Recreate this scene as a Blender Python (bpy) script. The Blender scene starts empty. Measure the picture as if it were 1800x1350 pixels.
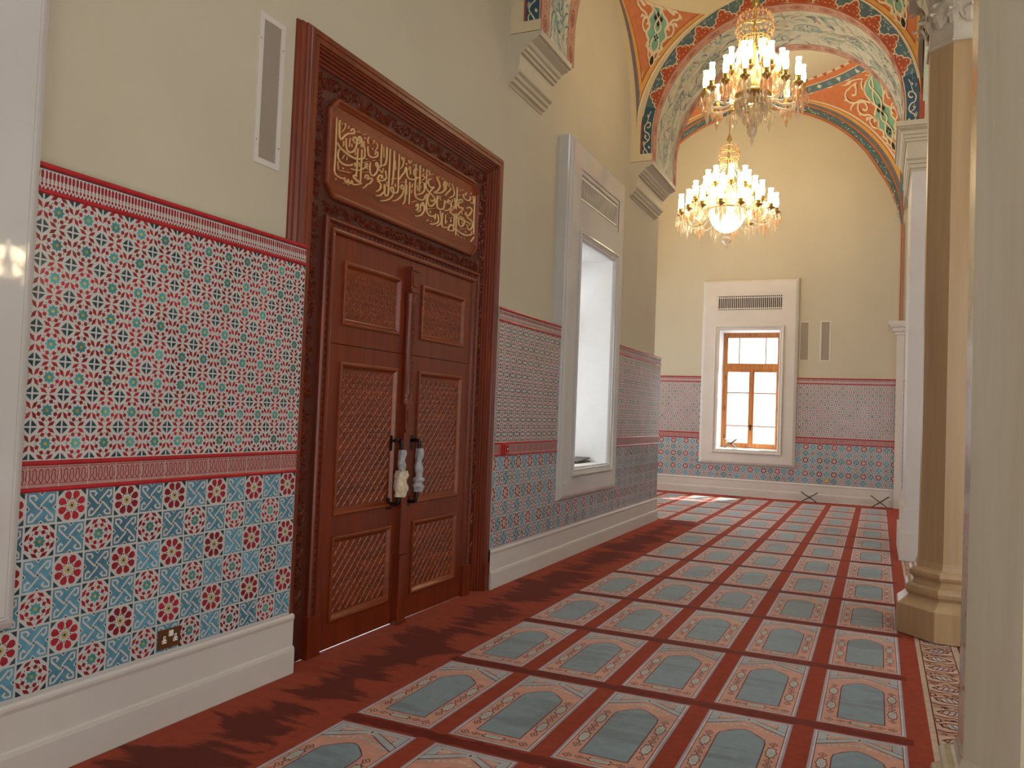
import bpy, math, random
from mathutils import Vector, Matrix
random.seed(7)
PI = math.pi
C = bpy.context.scene.collection
sc = bpy.context.scene

# ------------------------------------------------------------------ camera
cam_d = bpy.data.cameras.new('camera'); cam = bpy.data.objects.new('camera', cam_d); C.objects.link(cam)
cam_d.sensor_width = 36.0; cam_d.lens = 28.157; cam_d.clip_start = 0.05; cam_d.clip_end = 300
CR = [[0.908529, 0.020453, -0.417322], [0.416021, 0.048375, 0.908067], [0.03876, -0.99862, 0.035441]]
cam.matrix_world = Matrix(((CR[0][0], -CR[0][1], -CR[0][2], 0), (CR[1][0], -CR[1][1], -CR[1][2], 0),
                           (CR[2][0], -CR[2][1], -CR[2][2], 1.57), (0, 0, 0, 1)))
sc.camera = cam

# ------------------------------------------------------------------ sky, sun, exposure
world = bpy.data.worlds.new('sky'); sc.world = world; world.use_nodes = True
wn = world.node_tree.nodes; wl = world.node_tree.links
bg = wn['Background']; bg.inputs['Color'].default_value = (0.86, 0.93, 1.0, 1); bg.inputs['Strength'].default_value = 5.0
sun_d = bpy.data.lights.new('sun', 'SUN'); sun = bpy.data.objects.new('sun', sun_d); C.objects.link(sun)
sun_d.energy = 26.0; sun_d.angle = math.radians(0.6); sun_d.color = (1.0, 0.96, 0.88)
sun.rotation_euler = Vector((-0.28, -0.72, -1.0)).to_track_quat('-Z', 'Y').to_euler()
sun.location = (3, 30, 30)
sc.view_settings.view_transform = 'Standard'; sc.view_settings.look = 'None'
sc.view_settings.gamma = 1.0; sc.view_settings.use_curve_mapping = False
sc.view_settings.exposure = -0.32
sc.cycles.max_bounces = 8; sc.cycles.diffuse_bounces = 5; sc.cycles.glossy_bounces = 3
sc.cycles.transparent_max_bounces = 24; sc.cycles.sample_clamp_indirect = 4.0
sc.cycles.use_denoising = True

# ------------------------------------------------------------------ materials
M = {}
def srgb(r, g, b):
    f = lambda c: (c / 255 / 12.92) if c / 255 <= 0.04045 else ((c / 255 + 0.055) / 1.055) ** 2.4
    return (f(r), f(g), f(b))
class NB:
    def __init__(s, name):
        s.m = bpy.data.materials.new(name); s.m.use_nodes = True
        s.n = s.m.node_tree.nodes; s.l = s.m.node_tree.links; s.p = s.n['Principled BSDF']
        s.tc = s.n.new('ShaderNodeTexCoord')
    def mapping(s, scale, src='Object'):
        mp = s.n.new('ShaderNodeMapping'); mp.inputs['Scale'].default_value = scale
        s.l.new(s.tc.outputs[src], mp.inputs['Vector']); return mp.outputs['Vector']
    def noise(s, scale, detail=3, vec=None, rough=0.55, dist=0.0):
        t = s.n.new('ShaderNodeTexNoise'); t.inputs['Scale'].default_value = scale
        t.inputs['Detail'].default_value = detail; t.inputs['Roughness'].default_value = rough
        t.inputs['Distortion'].default_value = dist
        s.l.new(vec if vec is not None else s.tc.outputs['Object'], t.inputs['Vector']); return t.outputs['Fac']
    def ramp(s, fac, stops):
        r = s.n.new('ShaderNodeValToRGB'); e = r.color_ramp.elements
        while len(e) < len(stops): e.new(0.5)
        for i, (p, c) in enumerate(stops):
            e[i].position = p; e[i].color = (c[0], c[1], c[2], 1)
        s.l.new(fac, r.inputs['Fac']); return r.outputs['Color']
    def math(s, op, a, b=None, clamp=False):
        n = s.n.new('ShaderNodeMath'); n.operation = op; n.use_clamp = clamp
        for i, v in enumerate((a, b)):
            if v is None: continue
            if isinstance(v, (int, float)): n.inputs[i].default_value = v
            else: s.l.new(v, n.inputs[i])
        return n.outputs[0]
    def mix(s, fac, a, b, mode='MIX'):
        n = s.n.new('ShaderNodeMix'); n.data_type = 'RGBA'; n.blend_type = mode
        for sock, v in ((n.inputs[0], fac), (n.inputs[6], a), (n.inputs[7], b)):
            if isinstance(v, (int, float)): sock.default_value = v
            elif isinstance(v, tuple): sock.default_value = (v[0], v[1], v[2], 1)
            else: s.l.new(v, sock)
        return n.outputs[2]
    def bump(s, h, strength=0.3, dist=0.01):
        b = s.n.new('ShaderNodeBump'); b.inputs['Strength'].default_value = strength; b.inputs['Distance'].default_value = dist
        s.l.new(h, b.inputs['Height']); s.l.new(b.outputs['Normal'], s.p.inputs['Normal'])
    def col(s, c):
        if isinstance(c, tuple): s.p.inputs['Base Color'].default_value = (c[0], c[1], c[2], 1)
        else: s.l.new(c, s.p.inputs['Base Color'])
def simple(name, c, rough=0.5, metal=0.0, amp=0.12, nscale=6, tint=False, coat=0.0, sheen=0.0, bump=None, spec=0.5):
    b = NB(name); f = b.noise(nscale, 3)
    lo = tuple(x * (1 - amp) for x in c); hi = tuple(min(1, x * (1 + amp)) for x in c)
    col = b.ramp(f, [(0.3, lo), (0.7, hi)])
    if tint:
        a = b.n.new('ShaderNodeAttribute'); a.attribute_name = 'tint'
        k = b.math('ADD', b.math('MULTIPLY', a.outputs['Fac'], 0.7), 0.65)
        g = b.n.new('ShaderNodeCombineColor')
        for i in range(3): b.l.new(k, g.inputs[i])
        col = b.mix(1.0, col, g.outputs[0], 'MULTIPLY')
    b.col(col); p = b.p
    p.inputs['Roughness'].default_value = rough; p.inputs['Metallic'].default_value = metal
    p.inputs['Coat Weight'].default_value = coat; p.inputs['Coat Roughness'].default_value = 0.12
    p.inputs['Sheen Weight'].default_value = sheen; p.inputs['Sheen Roughness'].default_value = 0.4
    p.inputs['Specular IOR Level'].default_value = spec
    if bump: b.bump(b.noise(bump[0], 4), bump[1], bump[2])
    M[name] = b.m; return b
simple('plaster', (0.53, 0.48, 0.37), 0.85, amp=0.03, nscale=1.2, bump=(60, 0.08, 0.003))
simple('vault_plaster', (0.62, 0.53, 0.345), 0.85, amp=0.03, nscale=1.0)
simple('stone_white', (0.62, 0.575, 0.54), 0.45, amp=0.04, nscale=2.0)
simple('corbel_stone', (0.53, 0.475, 0.36), 0.6, amp=0.04, nscale=2.0)
simple('marble', (0.57, 0.555, 0.55), 0.035, amp=0.05, nscale=1.6, spec=0.6)
simple('reveal', (0.85, 0.85, 0.83), 0.6, amp=0.02)
simple('grille_dark', (0.05, 0.042, 0.04), 0.6)
simple('grille_white', (0.75, 0.70, 0.64), 0.4, amp=0.03)
simple('mesh_grey', (0.30, 0.25, 0.20), 0.7, amp=0.1, nscale=200)
simple('glaze_white', (0.55, 0.54, 0.53), 0.18, amp=0.04, nscale=3)
simple('glaze_red', (0.29, 0.018, 0.028), 0.2, amp=0.2, nscale=20, tint=True)
simple('glaze_rail', (0.42, 0.022, 0.03), 0.15, amp=0.15, nscale=12)
simple('glaze_pink', (0.44, 0.25, 0.23), 0.22, amp=0.1, nscale=30)
simple('glaze_teal', (0.075, 0.27, 0.29), 0.18, amp=0.25, nscale=25, tint=True)
simple('glaze_blue', (0.085, 0.24, 0.34), 0.18, amp=0.22, nscale=22, tint=True)
simple('glaze_navy', (0.018, 0.055, 0.07), 0.2, amp=0.3, nscale=20, tint=True)
simple('glaze_yellow', (0.48, 0.36, 0.06), 0.2, amp=0.2, nscale=20, tint=True)
simple('glaze_gold', (0.50, 0.37, 0.15), 0.2, amp=0.15, nscale=20)
simple('grout', (0.52, 0.49, 0.46), 0.5)
def wood(name, c, rough, axis=2, coat=0.15, carve=None):
    b = NB(name); sc_ = [14, 14, 14]; sc_[axis] = 1.1
    v = b.mapping(tuple(sc_)); f = b.noise(1.6, 5, v, 0.6, 0.6)
    b.col(b.ramp(f, [(0.25, tuple(x * 0.62 for x in c)), (0.55, c), (0.8, tuple(x * 1.45 for x in c))]))
    b.p.inputs['Roughness'].default_value = rough; b.p.inputs['Coat Weight'].default_value = coat; b.p.inputs['Coat Roughness'].default_value = 0.15
    if carve: b.bump(b.noise(carve[0], 4), carve[1], carve[2])
    M[name] = b.m
wood('mahogany', (0.165, 0.023, 0.005), 0.36)
wood('mahogany_flat', (0.205, 0.036, 0.007), 0.34, axis=1)
wood('carved', (0.075, 0.011, 0.004), 0.5, coat=0.12, carve=(70, 0.5, 0.004))
wood('window_wood', (0.52, 0.20, 0.05), 0.4)
wood('stand_wood', (0.055, 0.030, 0.018), 0.45)
simple('gilt', (0.74, 0.52, 0.25), 0.45, metal=0.15, amp=0.08)
simple('brass', (0.62, 0.44, 0.15), 0.28, metal=1.0, amp=0.06)
simple('bronze_plate', (0.20, 0.085, 0.03), 0.35, metal=0.6, amp=0.1)
simple('iron', (0.02, 0.019, 0.02), 0.4, metal=0.6)
simple('steel', (0.35, 0.35, 0.36), 0.3, metal=0.9)
simple('plastic_white', (0.80, 0.79, 0.76), 0.35, amp=0.02)
simple('plastic_red', (0.50, 0.015, 0.015), 0.3, amp=0.05)
simple('cloth_grey', (0.36, 0.36, 0.38), 0.9, amp=0.3, nscale=40, bump=(60, 0.6, 0.006))
simple('cloth_cream', (0.62, 0.52, 0.40), 0.9, amp=0.25, nscale=30, bump=(60, 0.6, 0.006))
def column_stone(name, a, b_, c, rough):
    b = NB(name); v = b.mapping((5.5, 5.5, 0.35)); f = b.noise(1.3, 5, v, 0.6, 0.4)
    g = b.noise(9, 4, b.mapping((3, 3, 0.25)))
    col = b.ramp(f, [(0.25, a), (0.5, b_), (0.75, c)])
    col = b.mix(b.math('MULTIPLY', g, 0.25), col, a)
    b.col(col); b.p.inputs['Roughness'].default_value = rough; b.p.inputs['Specular IOR Level'].default_value = 0.55
    M[name] = b.m
column_stone('tan_marble', (0.39, 0.25, 0.13), (0.48, 0.325, 0.175), (0.55, 0.395, 0.23), 0.28)
column_stone('beige_marble', (0.46, 0.40, 0.30), (0.54, 0.48, 0.37), (0.60, 0.55, 0.45), 0.14)
simple('capital_stone', (0.56, 0.50, 0.40), 0.6, amp=0.08, nscale=8)
# painted vault colours
for nm, c in dict(orange=(0.50, 0.165, 0.065), ochre=(0.56, 0.31, 0.08), brick=(0.36, 0.070, 0.025), teal=(0.17, 0.36, 0.27),
                  cream=(0.66, 0.56, 0.38), slate=(0.085, 0.145, 0.175), navy=(0.03, 0.085, 0.13), black=(0.012, 0.012, 0.016),
                  pink=(0.54, 0.29, 0.21), rose=(0.36, 0.12, 0.085), sage=(0.50, 0.55, 0.45), soffit=(0.62, 0.60, 0.47), sea=(0.25, 0.42, 0.38), dusk=(0.16, 0.22, 0.27)).items():
    simple('paint_' + nm, c, 0.8, amp=0.10, nscale=9)
# carpet: one nap-brushed shader in several yarn colours
def carpet(name, c, nap=0.55, sheen=0.7, spec=0.3):
    b = NB(name)
    fine = b.noise(420, 2); mid = b.noise(16, 3)
    col = b.ramp(mid, [(0.3, tuple(x * 0.86 for x in c)), (0.7, tuple(min(1, x * 1.12) for x in c))])
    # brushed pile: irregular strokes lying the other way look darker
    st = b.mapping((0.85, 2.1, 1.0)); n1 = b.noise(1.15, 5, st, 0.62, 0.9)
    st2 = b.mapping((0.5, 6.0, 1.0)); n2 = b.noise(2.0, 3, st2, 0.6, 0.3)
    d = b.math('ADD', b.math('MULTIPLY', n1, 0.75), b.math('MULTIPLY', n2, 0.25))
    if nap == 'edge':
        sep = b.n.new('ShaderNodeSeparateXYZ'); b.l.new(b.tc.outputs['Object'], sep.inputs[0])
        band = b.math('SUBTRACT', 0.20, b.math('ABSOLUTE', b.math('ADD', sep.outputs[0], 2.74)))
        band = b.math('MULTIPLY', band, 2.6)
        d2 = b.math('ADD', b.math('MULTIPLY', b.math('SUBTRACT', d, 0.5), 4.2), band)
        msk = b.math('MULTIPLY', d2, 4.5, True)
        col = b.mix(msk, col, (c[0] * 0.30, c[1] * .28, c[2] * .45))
    else:
        msk = b.math('MULTIPLY', b.math('SUBTRACT', d, 0.52), 14.0, True)
        col = b.mix(msk, col, tuple(x * nap for x in c))
    b.col(col); p = b.p
    p.inputs['Roughness'].default_value = 0.9; p.inputs['Sheen Weight'].default_value = sheen; p.inputs['Sheen Tint'].default_value = tuple(min(1, .75 + .3 * x) if nap != 'edge' else min(1, .1 + 2 * x) for x in c) + (1,); p.inputs['Sheen Roughness'].default_value = 0.35
    p.inputs['Specular IOR Level'].default_value = 0.15 if nap == 'edge' else spec
    if nap != 'edge': p.inputs['Roughness'].default_value = 0.55
    b.bump(fine, 0.5, 0.004); M[name] = b.m
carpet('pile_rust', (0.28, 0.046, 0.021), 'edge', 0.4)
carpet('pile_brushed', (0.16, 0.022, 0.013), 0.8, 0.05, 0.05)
carpet('pile_salmon', (0.58, 0.24, 0.15), 0.78)
carpet('pile_field', (0.145, 0.22, 0.26), 0.62)
carpet('pile_grey', (0.36, 0.385, 0.4), 0.75)
carpet('pile_sage', (0.46, 0.44, 0.36), 0.75)
carpet('pile_line', (0.62, 0.52, 0.49), 0.85)
carpet('pile_lilac', (0.3, 0.26, 0.34), 0.85)
carpet('pile_wine', (0.13, 0.025, 0.03), 0.8, 0.2, 0.1)
carpet('pile_cream', (0.52, 0.38, 0.27), 0.88, 0.2, 0.1)
carpet('pile_maroon', (0.17, 0.02, 0.02), 0.85, 0.1, 0.05)
carpet('pile_blush', (0.44, 0.24, 0.17), 0.85, 0.2, 0.1)
def emis(name, c, s, base=(0.9, 0.85, 0.75)):
    b = NB(name); b.col(base); b.p.inputs['Emission Color'].default_value = (c[0], c[1], c[2], 1)
    b.p.inputs['Emission Strength'].default_value = s; b.p.inputs['Roughness'].default_value = 0.3; M[name] = b.m
emis('lamp_glow', (1.0, 0.80, 0.48), 6.0)
emis('bowl_glow', (1.0, 0.86, 0.58), 3.2)
def glassy(name, tint, gloss, body=0.0):
    b = NB(name); n = b.n; l = b.l
    tr = n.new('ShaderNodeBsdfTransparent'); tr.inputs[0].default_value = (tint[0], tint[1], tint[2], 1)
    gl = n.new('ShaderNodeBsdfGlossy'); gl.inputs['Roughness'].default_value = 0.05
    lw = n.new('ShaderNodeLayerWeight'); lw.inputs[0].default_value = 0.5
    f = b.math('ADD', b.math('MULTIPLY', b.math('POWER', lw.outputs['Facing'], 4.0), 0.9), 0.04 + gloss, True)
    mx = n.new('ShaderNodeMixShader'); l.new(f, mx.inputs[0]); l.new(tr.outputs[0], mx.inputs[1]); l.new(gl.outputs[0], mx.inputs[2])
    out = mx.outputs[0]
    if body:
        df = n.new('ShaderNodeBsdfTranslucent'); df.inputs[0].default_value = (tint[0], tint[1], tint[2], 1); d2 = n.new('ShaderNodeBsdfDiffuse'); d2.inputs[0].default_value = (tint[0], tint[1], tint[2], 1)
        m2 = n.new('ShaderNodeMixShader'); m2.inputs[0].default_value = 0.5; l.new(df.outputs[0], m2.inputs[1]); l.new(d2.outputs[0], m2.inputs[2])
        m3 = n.new('ShaderNodeMixShader'); m3.inputs[0].default_value = body; l.new(out, m3.inputs[1]); l.new(m2.outputs[0], m3.inputs[2]); out = m3.outputs[0]
    l.new(out, n['Material Output'].inputs[0]); M[name] = b.m
glassy('pane_glass', (0.97, 0.98, 0.98), 0.0)
glassy('crystal', (0.95, 0.90, 0.80), 0.20, 0.30)
glassy('amber_crystal', (0.94, 0.74, 0.55), 0.15, 0.40)

# ------------------------------------------------------------------ mesh helpers
class MB:
    def __init__(s): s.v = []; s.f = []; s.m = []; s.t = []; s.mats = []; s.cur = 0; s.tint = 0.5; s.sm = []; s.smooth = False
    def mat(s, name):
        if name not in s.mats: s.mats.append(name)
        s.cur = s.mats.index(name); return s
    def face(s, pts):
        b = len(s.v); s.v += [tuple(p) for p in pts]; s.f.append(tuple(range(b, b + len(pts))))
        s.m.append(s.cur); s.t.append(s.tint); s.sm.append(s.smooth)
    def idx(s, verts, faces):
        b = len(s.v); s.v += [tuple(p) for p in verts]
        for f in faces:
            s.f.append(tuple(b + i for i in f)); s.m.append(s.cur); s.t.append(s.tint); s.sm.append(s.smooth)
    def box(s, x0, x1, y0, y1, z0, z1):
        v = [(x, y, z) for x in (x0, x1) for y in (y0, y1) for z in (z0, z1)]
        s.idx(v, [(0, 1, 3, 2), (4, 6, 7, 5), (0, 4, 5, 1), (2, 3, 7, 6), (0, 2, 6, 4), (1, 5, 7, 3)])
    def loft(s, rings, cap0=True, cap1=True, closed=True):
        n = len(rings[0]); v = [p for r in rings for p in r]; f = []
        for i in range(len(rings) - 1):
            for j in range(n if closed else n - 1):
                k = (j + 1) % n; f.append((i * n + j, i * n + k, (i + 1) * n + k, (i + 1) * n + j))
        s.idx(v, f)
        if cap0: s.face(rings[0][::-1])
        if cap1: s.face(rings[-1])
    def lathe(s, prof, c=(0, 0, 0), n=16, cap=True):
        s.loft([[(c[0] + r * math.cos(2 * PI * k / n), c[1] + r * math.sin(2 * PI * k / n), c[2] + z) for k in range(n)] for r, z in prof], cap, cap)
    def octo(s, prof, c):            # octagonal lathe with faces square to the axes; prof = half flat width, z
        k = math.tan(PI / 8)
        o = [(-1, -k), (-k, -1), (k, -1), (1, -k), (1, k), (k, 1), (-k, 1), (-1, k)]
        s.loft([[(c[0] + a * x, c[1] + a * y, c[2] + z) for x, y in o] for a, z in prof])
    def tube(s, pts, r, n=8, cap=True):
        pts = [Vector(p) for p in pts]; rs = r if isinstance(r, (list, tuple)) else [r] * len(pts); rings = []
        up = Vector((0.13, 0.21, 0.97)); 
        for i, p in enumerate(pts):
            t = (pts[min(i + 1, len(pts) - 1)] - pts[max(i - 1, 0)]).normalized()
            a = t.cross(up); a = a.normalized() if a.length > 1e-4 else t.orthogonal().normalized()
            b = t.cross(a); up = a.cross(t)
            rings.append([tuple(p + (a * math.cos(2 * PI * k / n) + b * math.sin(2 * PI * k / n)) * rs[i]) for k in range(n)])
        s.loft(rings, cap, cap)
    # --- flat patterns: fn(u, w, d) -> xyz
    def poly(s, fn, pts, d): s.face([fn(u, w, d) for u, w in pts])
    def ribbon(s, fn, pts, w, d, h=0.0, closed=False):
        n = len(pts); ws = w if isinstance(w, (list, tuple)) else [w] * n; L = []; R = []
        for i in range(n):
            if closed: a, b = pts[i - 1], pts[(i + 1) % n]
            else: a, b = pts[max(i - 1, 0)], pts[min(i + 1, n - 1)]
            tx, ty = b[0] - a[0], b[1] - a[1]; q = math.hypot(tx, ty) or 1e-9; nx, ny = -ty / q, tx / q
            k = 1.0
            if 0 < i < n - 1 or closed:
                e = pts[(i + 1) % n]; e = (e[0] - pts[i][0], e[1] - pts[i][1]); el = math.hypot(*e) or 1e-9
                k = min(1.8, 1 / max(0.35, abs((e[0] * tx + e[1] * ty) / (el * q))))
            hw = ws[i] / 2 * k
            L.append((pts[i][0] + nx * hw, pts[i][1] + ny * hw)); R.append((pts[i][0] - nx * hw, pts[i][1] - ny * hw))
        m = n if closed else n - 1
        if h == 0:
            v = [fn(*p, d) for p in L] + [fn(*p, d) for p in R]
            s.idx(v, [(i, (i + 1) % n, n + (i + 1) % n, n + i) for i in range(m)])
        else:
            v = [fn(*p, d) for p in L] + [fn(*p, d + h) for p in pts] + [fn(*p, d) for p in R]; f = []
            for i in range(m):
                j = (i + 1) % n; f += [(i, j, n + j, n + i), (n + i, n + j, 2 * n + j, 2 * n + i)]
            s.idx(v, f)
    def build(s, name, parent=None, **props):
        me = bpy.data.meshes.new(name); me.from_pydata(s.v, [], s.f); me.update()
        for m in s.mats: me.materials.append(M[m])
        me.polygons.foreach_set('material_index', s.m); me.polygons.foreach_set('use_smooth', s.sm)
        a = me.attributes.new('tint', 'FLOAT', 'FACE'); a.data.foreach_set('value', s.t)
        o = bpy.data.objects.new(name, me); C.objects.link(o)
        if parent is not None:
            o.parent = parent; w = parent.location.copy(); q = parent.parent
            while q is not None: w = w + q.location; q = q.parent
            o.location = -w
        for k, v in props.items(): o[k] = v
        return o
def part(parent, name, fill, label=None):
    b = MB(); fill(b); o = b.build(name, parent)
    if label: o['label'] = label
    return o
def empty(name, loc, **props):
    o = bpy.data.objects.new(name, None); C.objects.link(o); o.location = loc; o.empty_display_size = 0.1
    for k, v in props.items(): o[k] = v
    return o
def smooth_path(p, k=4):
    if len(p) < 3: return list(p)
    out = []; q = [p[0]] + list(p) + [p[-1]]
    for i in range(1, len(q) - 2):
        for j in range(k):
            t = j / k
            out.append(tuple(0.5 * (2 * q[i][c] + (q[i + 1][c] - q[i - 1][c]) * t + (2 * q[i - 1][c] - 5 * q[i][c] + 4 * q[i + 1][c] - q[i + 2][c]) * t * t
                       + (3 * q[i][c] - q[i - 1][c] - 3 * q[i + 1][c] + q[i + 2][c]) * t ** 3) for c in range(len(p[0]))))
    out.append(tuple(p[-1])); return out
def arc(cx, cy, r, a0, a1, n=16, ry=None):
    ry = r if ry is None else ry
    return [(cx + r * math.cos(a0 + (a1 - a0) * i / n), cy + ry * math.sin(a0 + (a1 - a0) * i / n)) for i in range(n + 1)]
def spiral(cx, cy, r0, r1, a0, turns, n=22):
    return [(cx + (r0 + (r1 - r0) * i / n) * math.cos(a0 + turns * 2 * PI * i / n), cy + (r0 + (r1 - r0) * i / n) * math.sin(a0 + turns * 2 * PI * i / n)) for i in range(n + 1)]
def onwall(x0): return lambda u, w, d: (x0 + d, u, w)          # left wall: u = y, w = z
def onfar(y0): return lambda u, w, d: (u, y0 - d, w)           # far wall: u = x, w = z
def onfloor(z0): return lambda u, w, d: (u, w, z0 + d)
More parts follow.
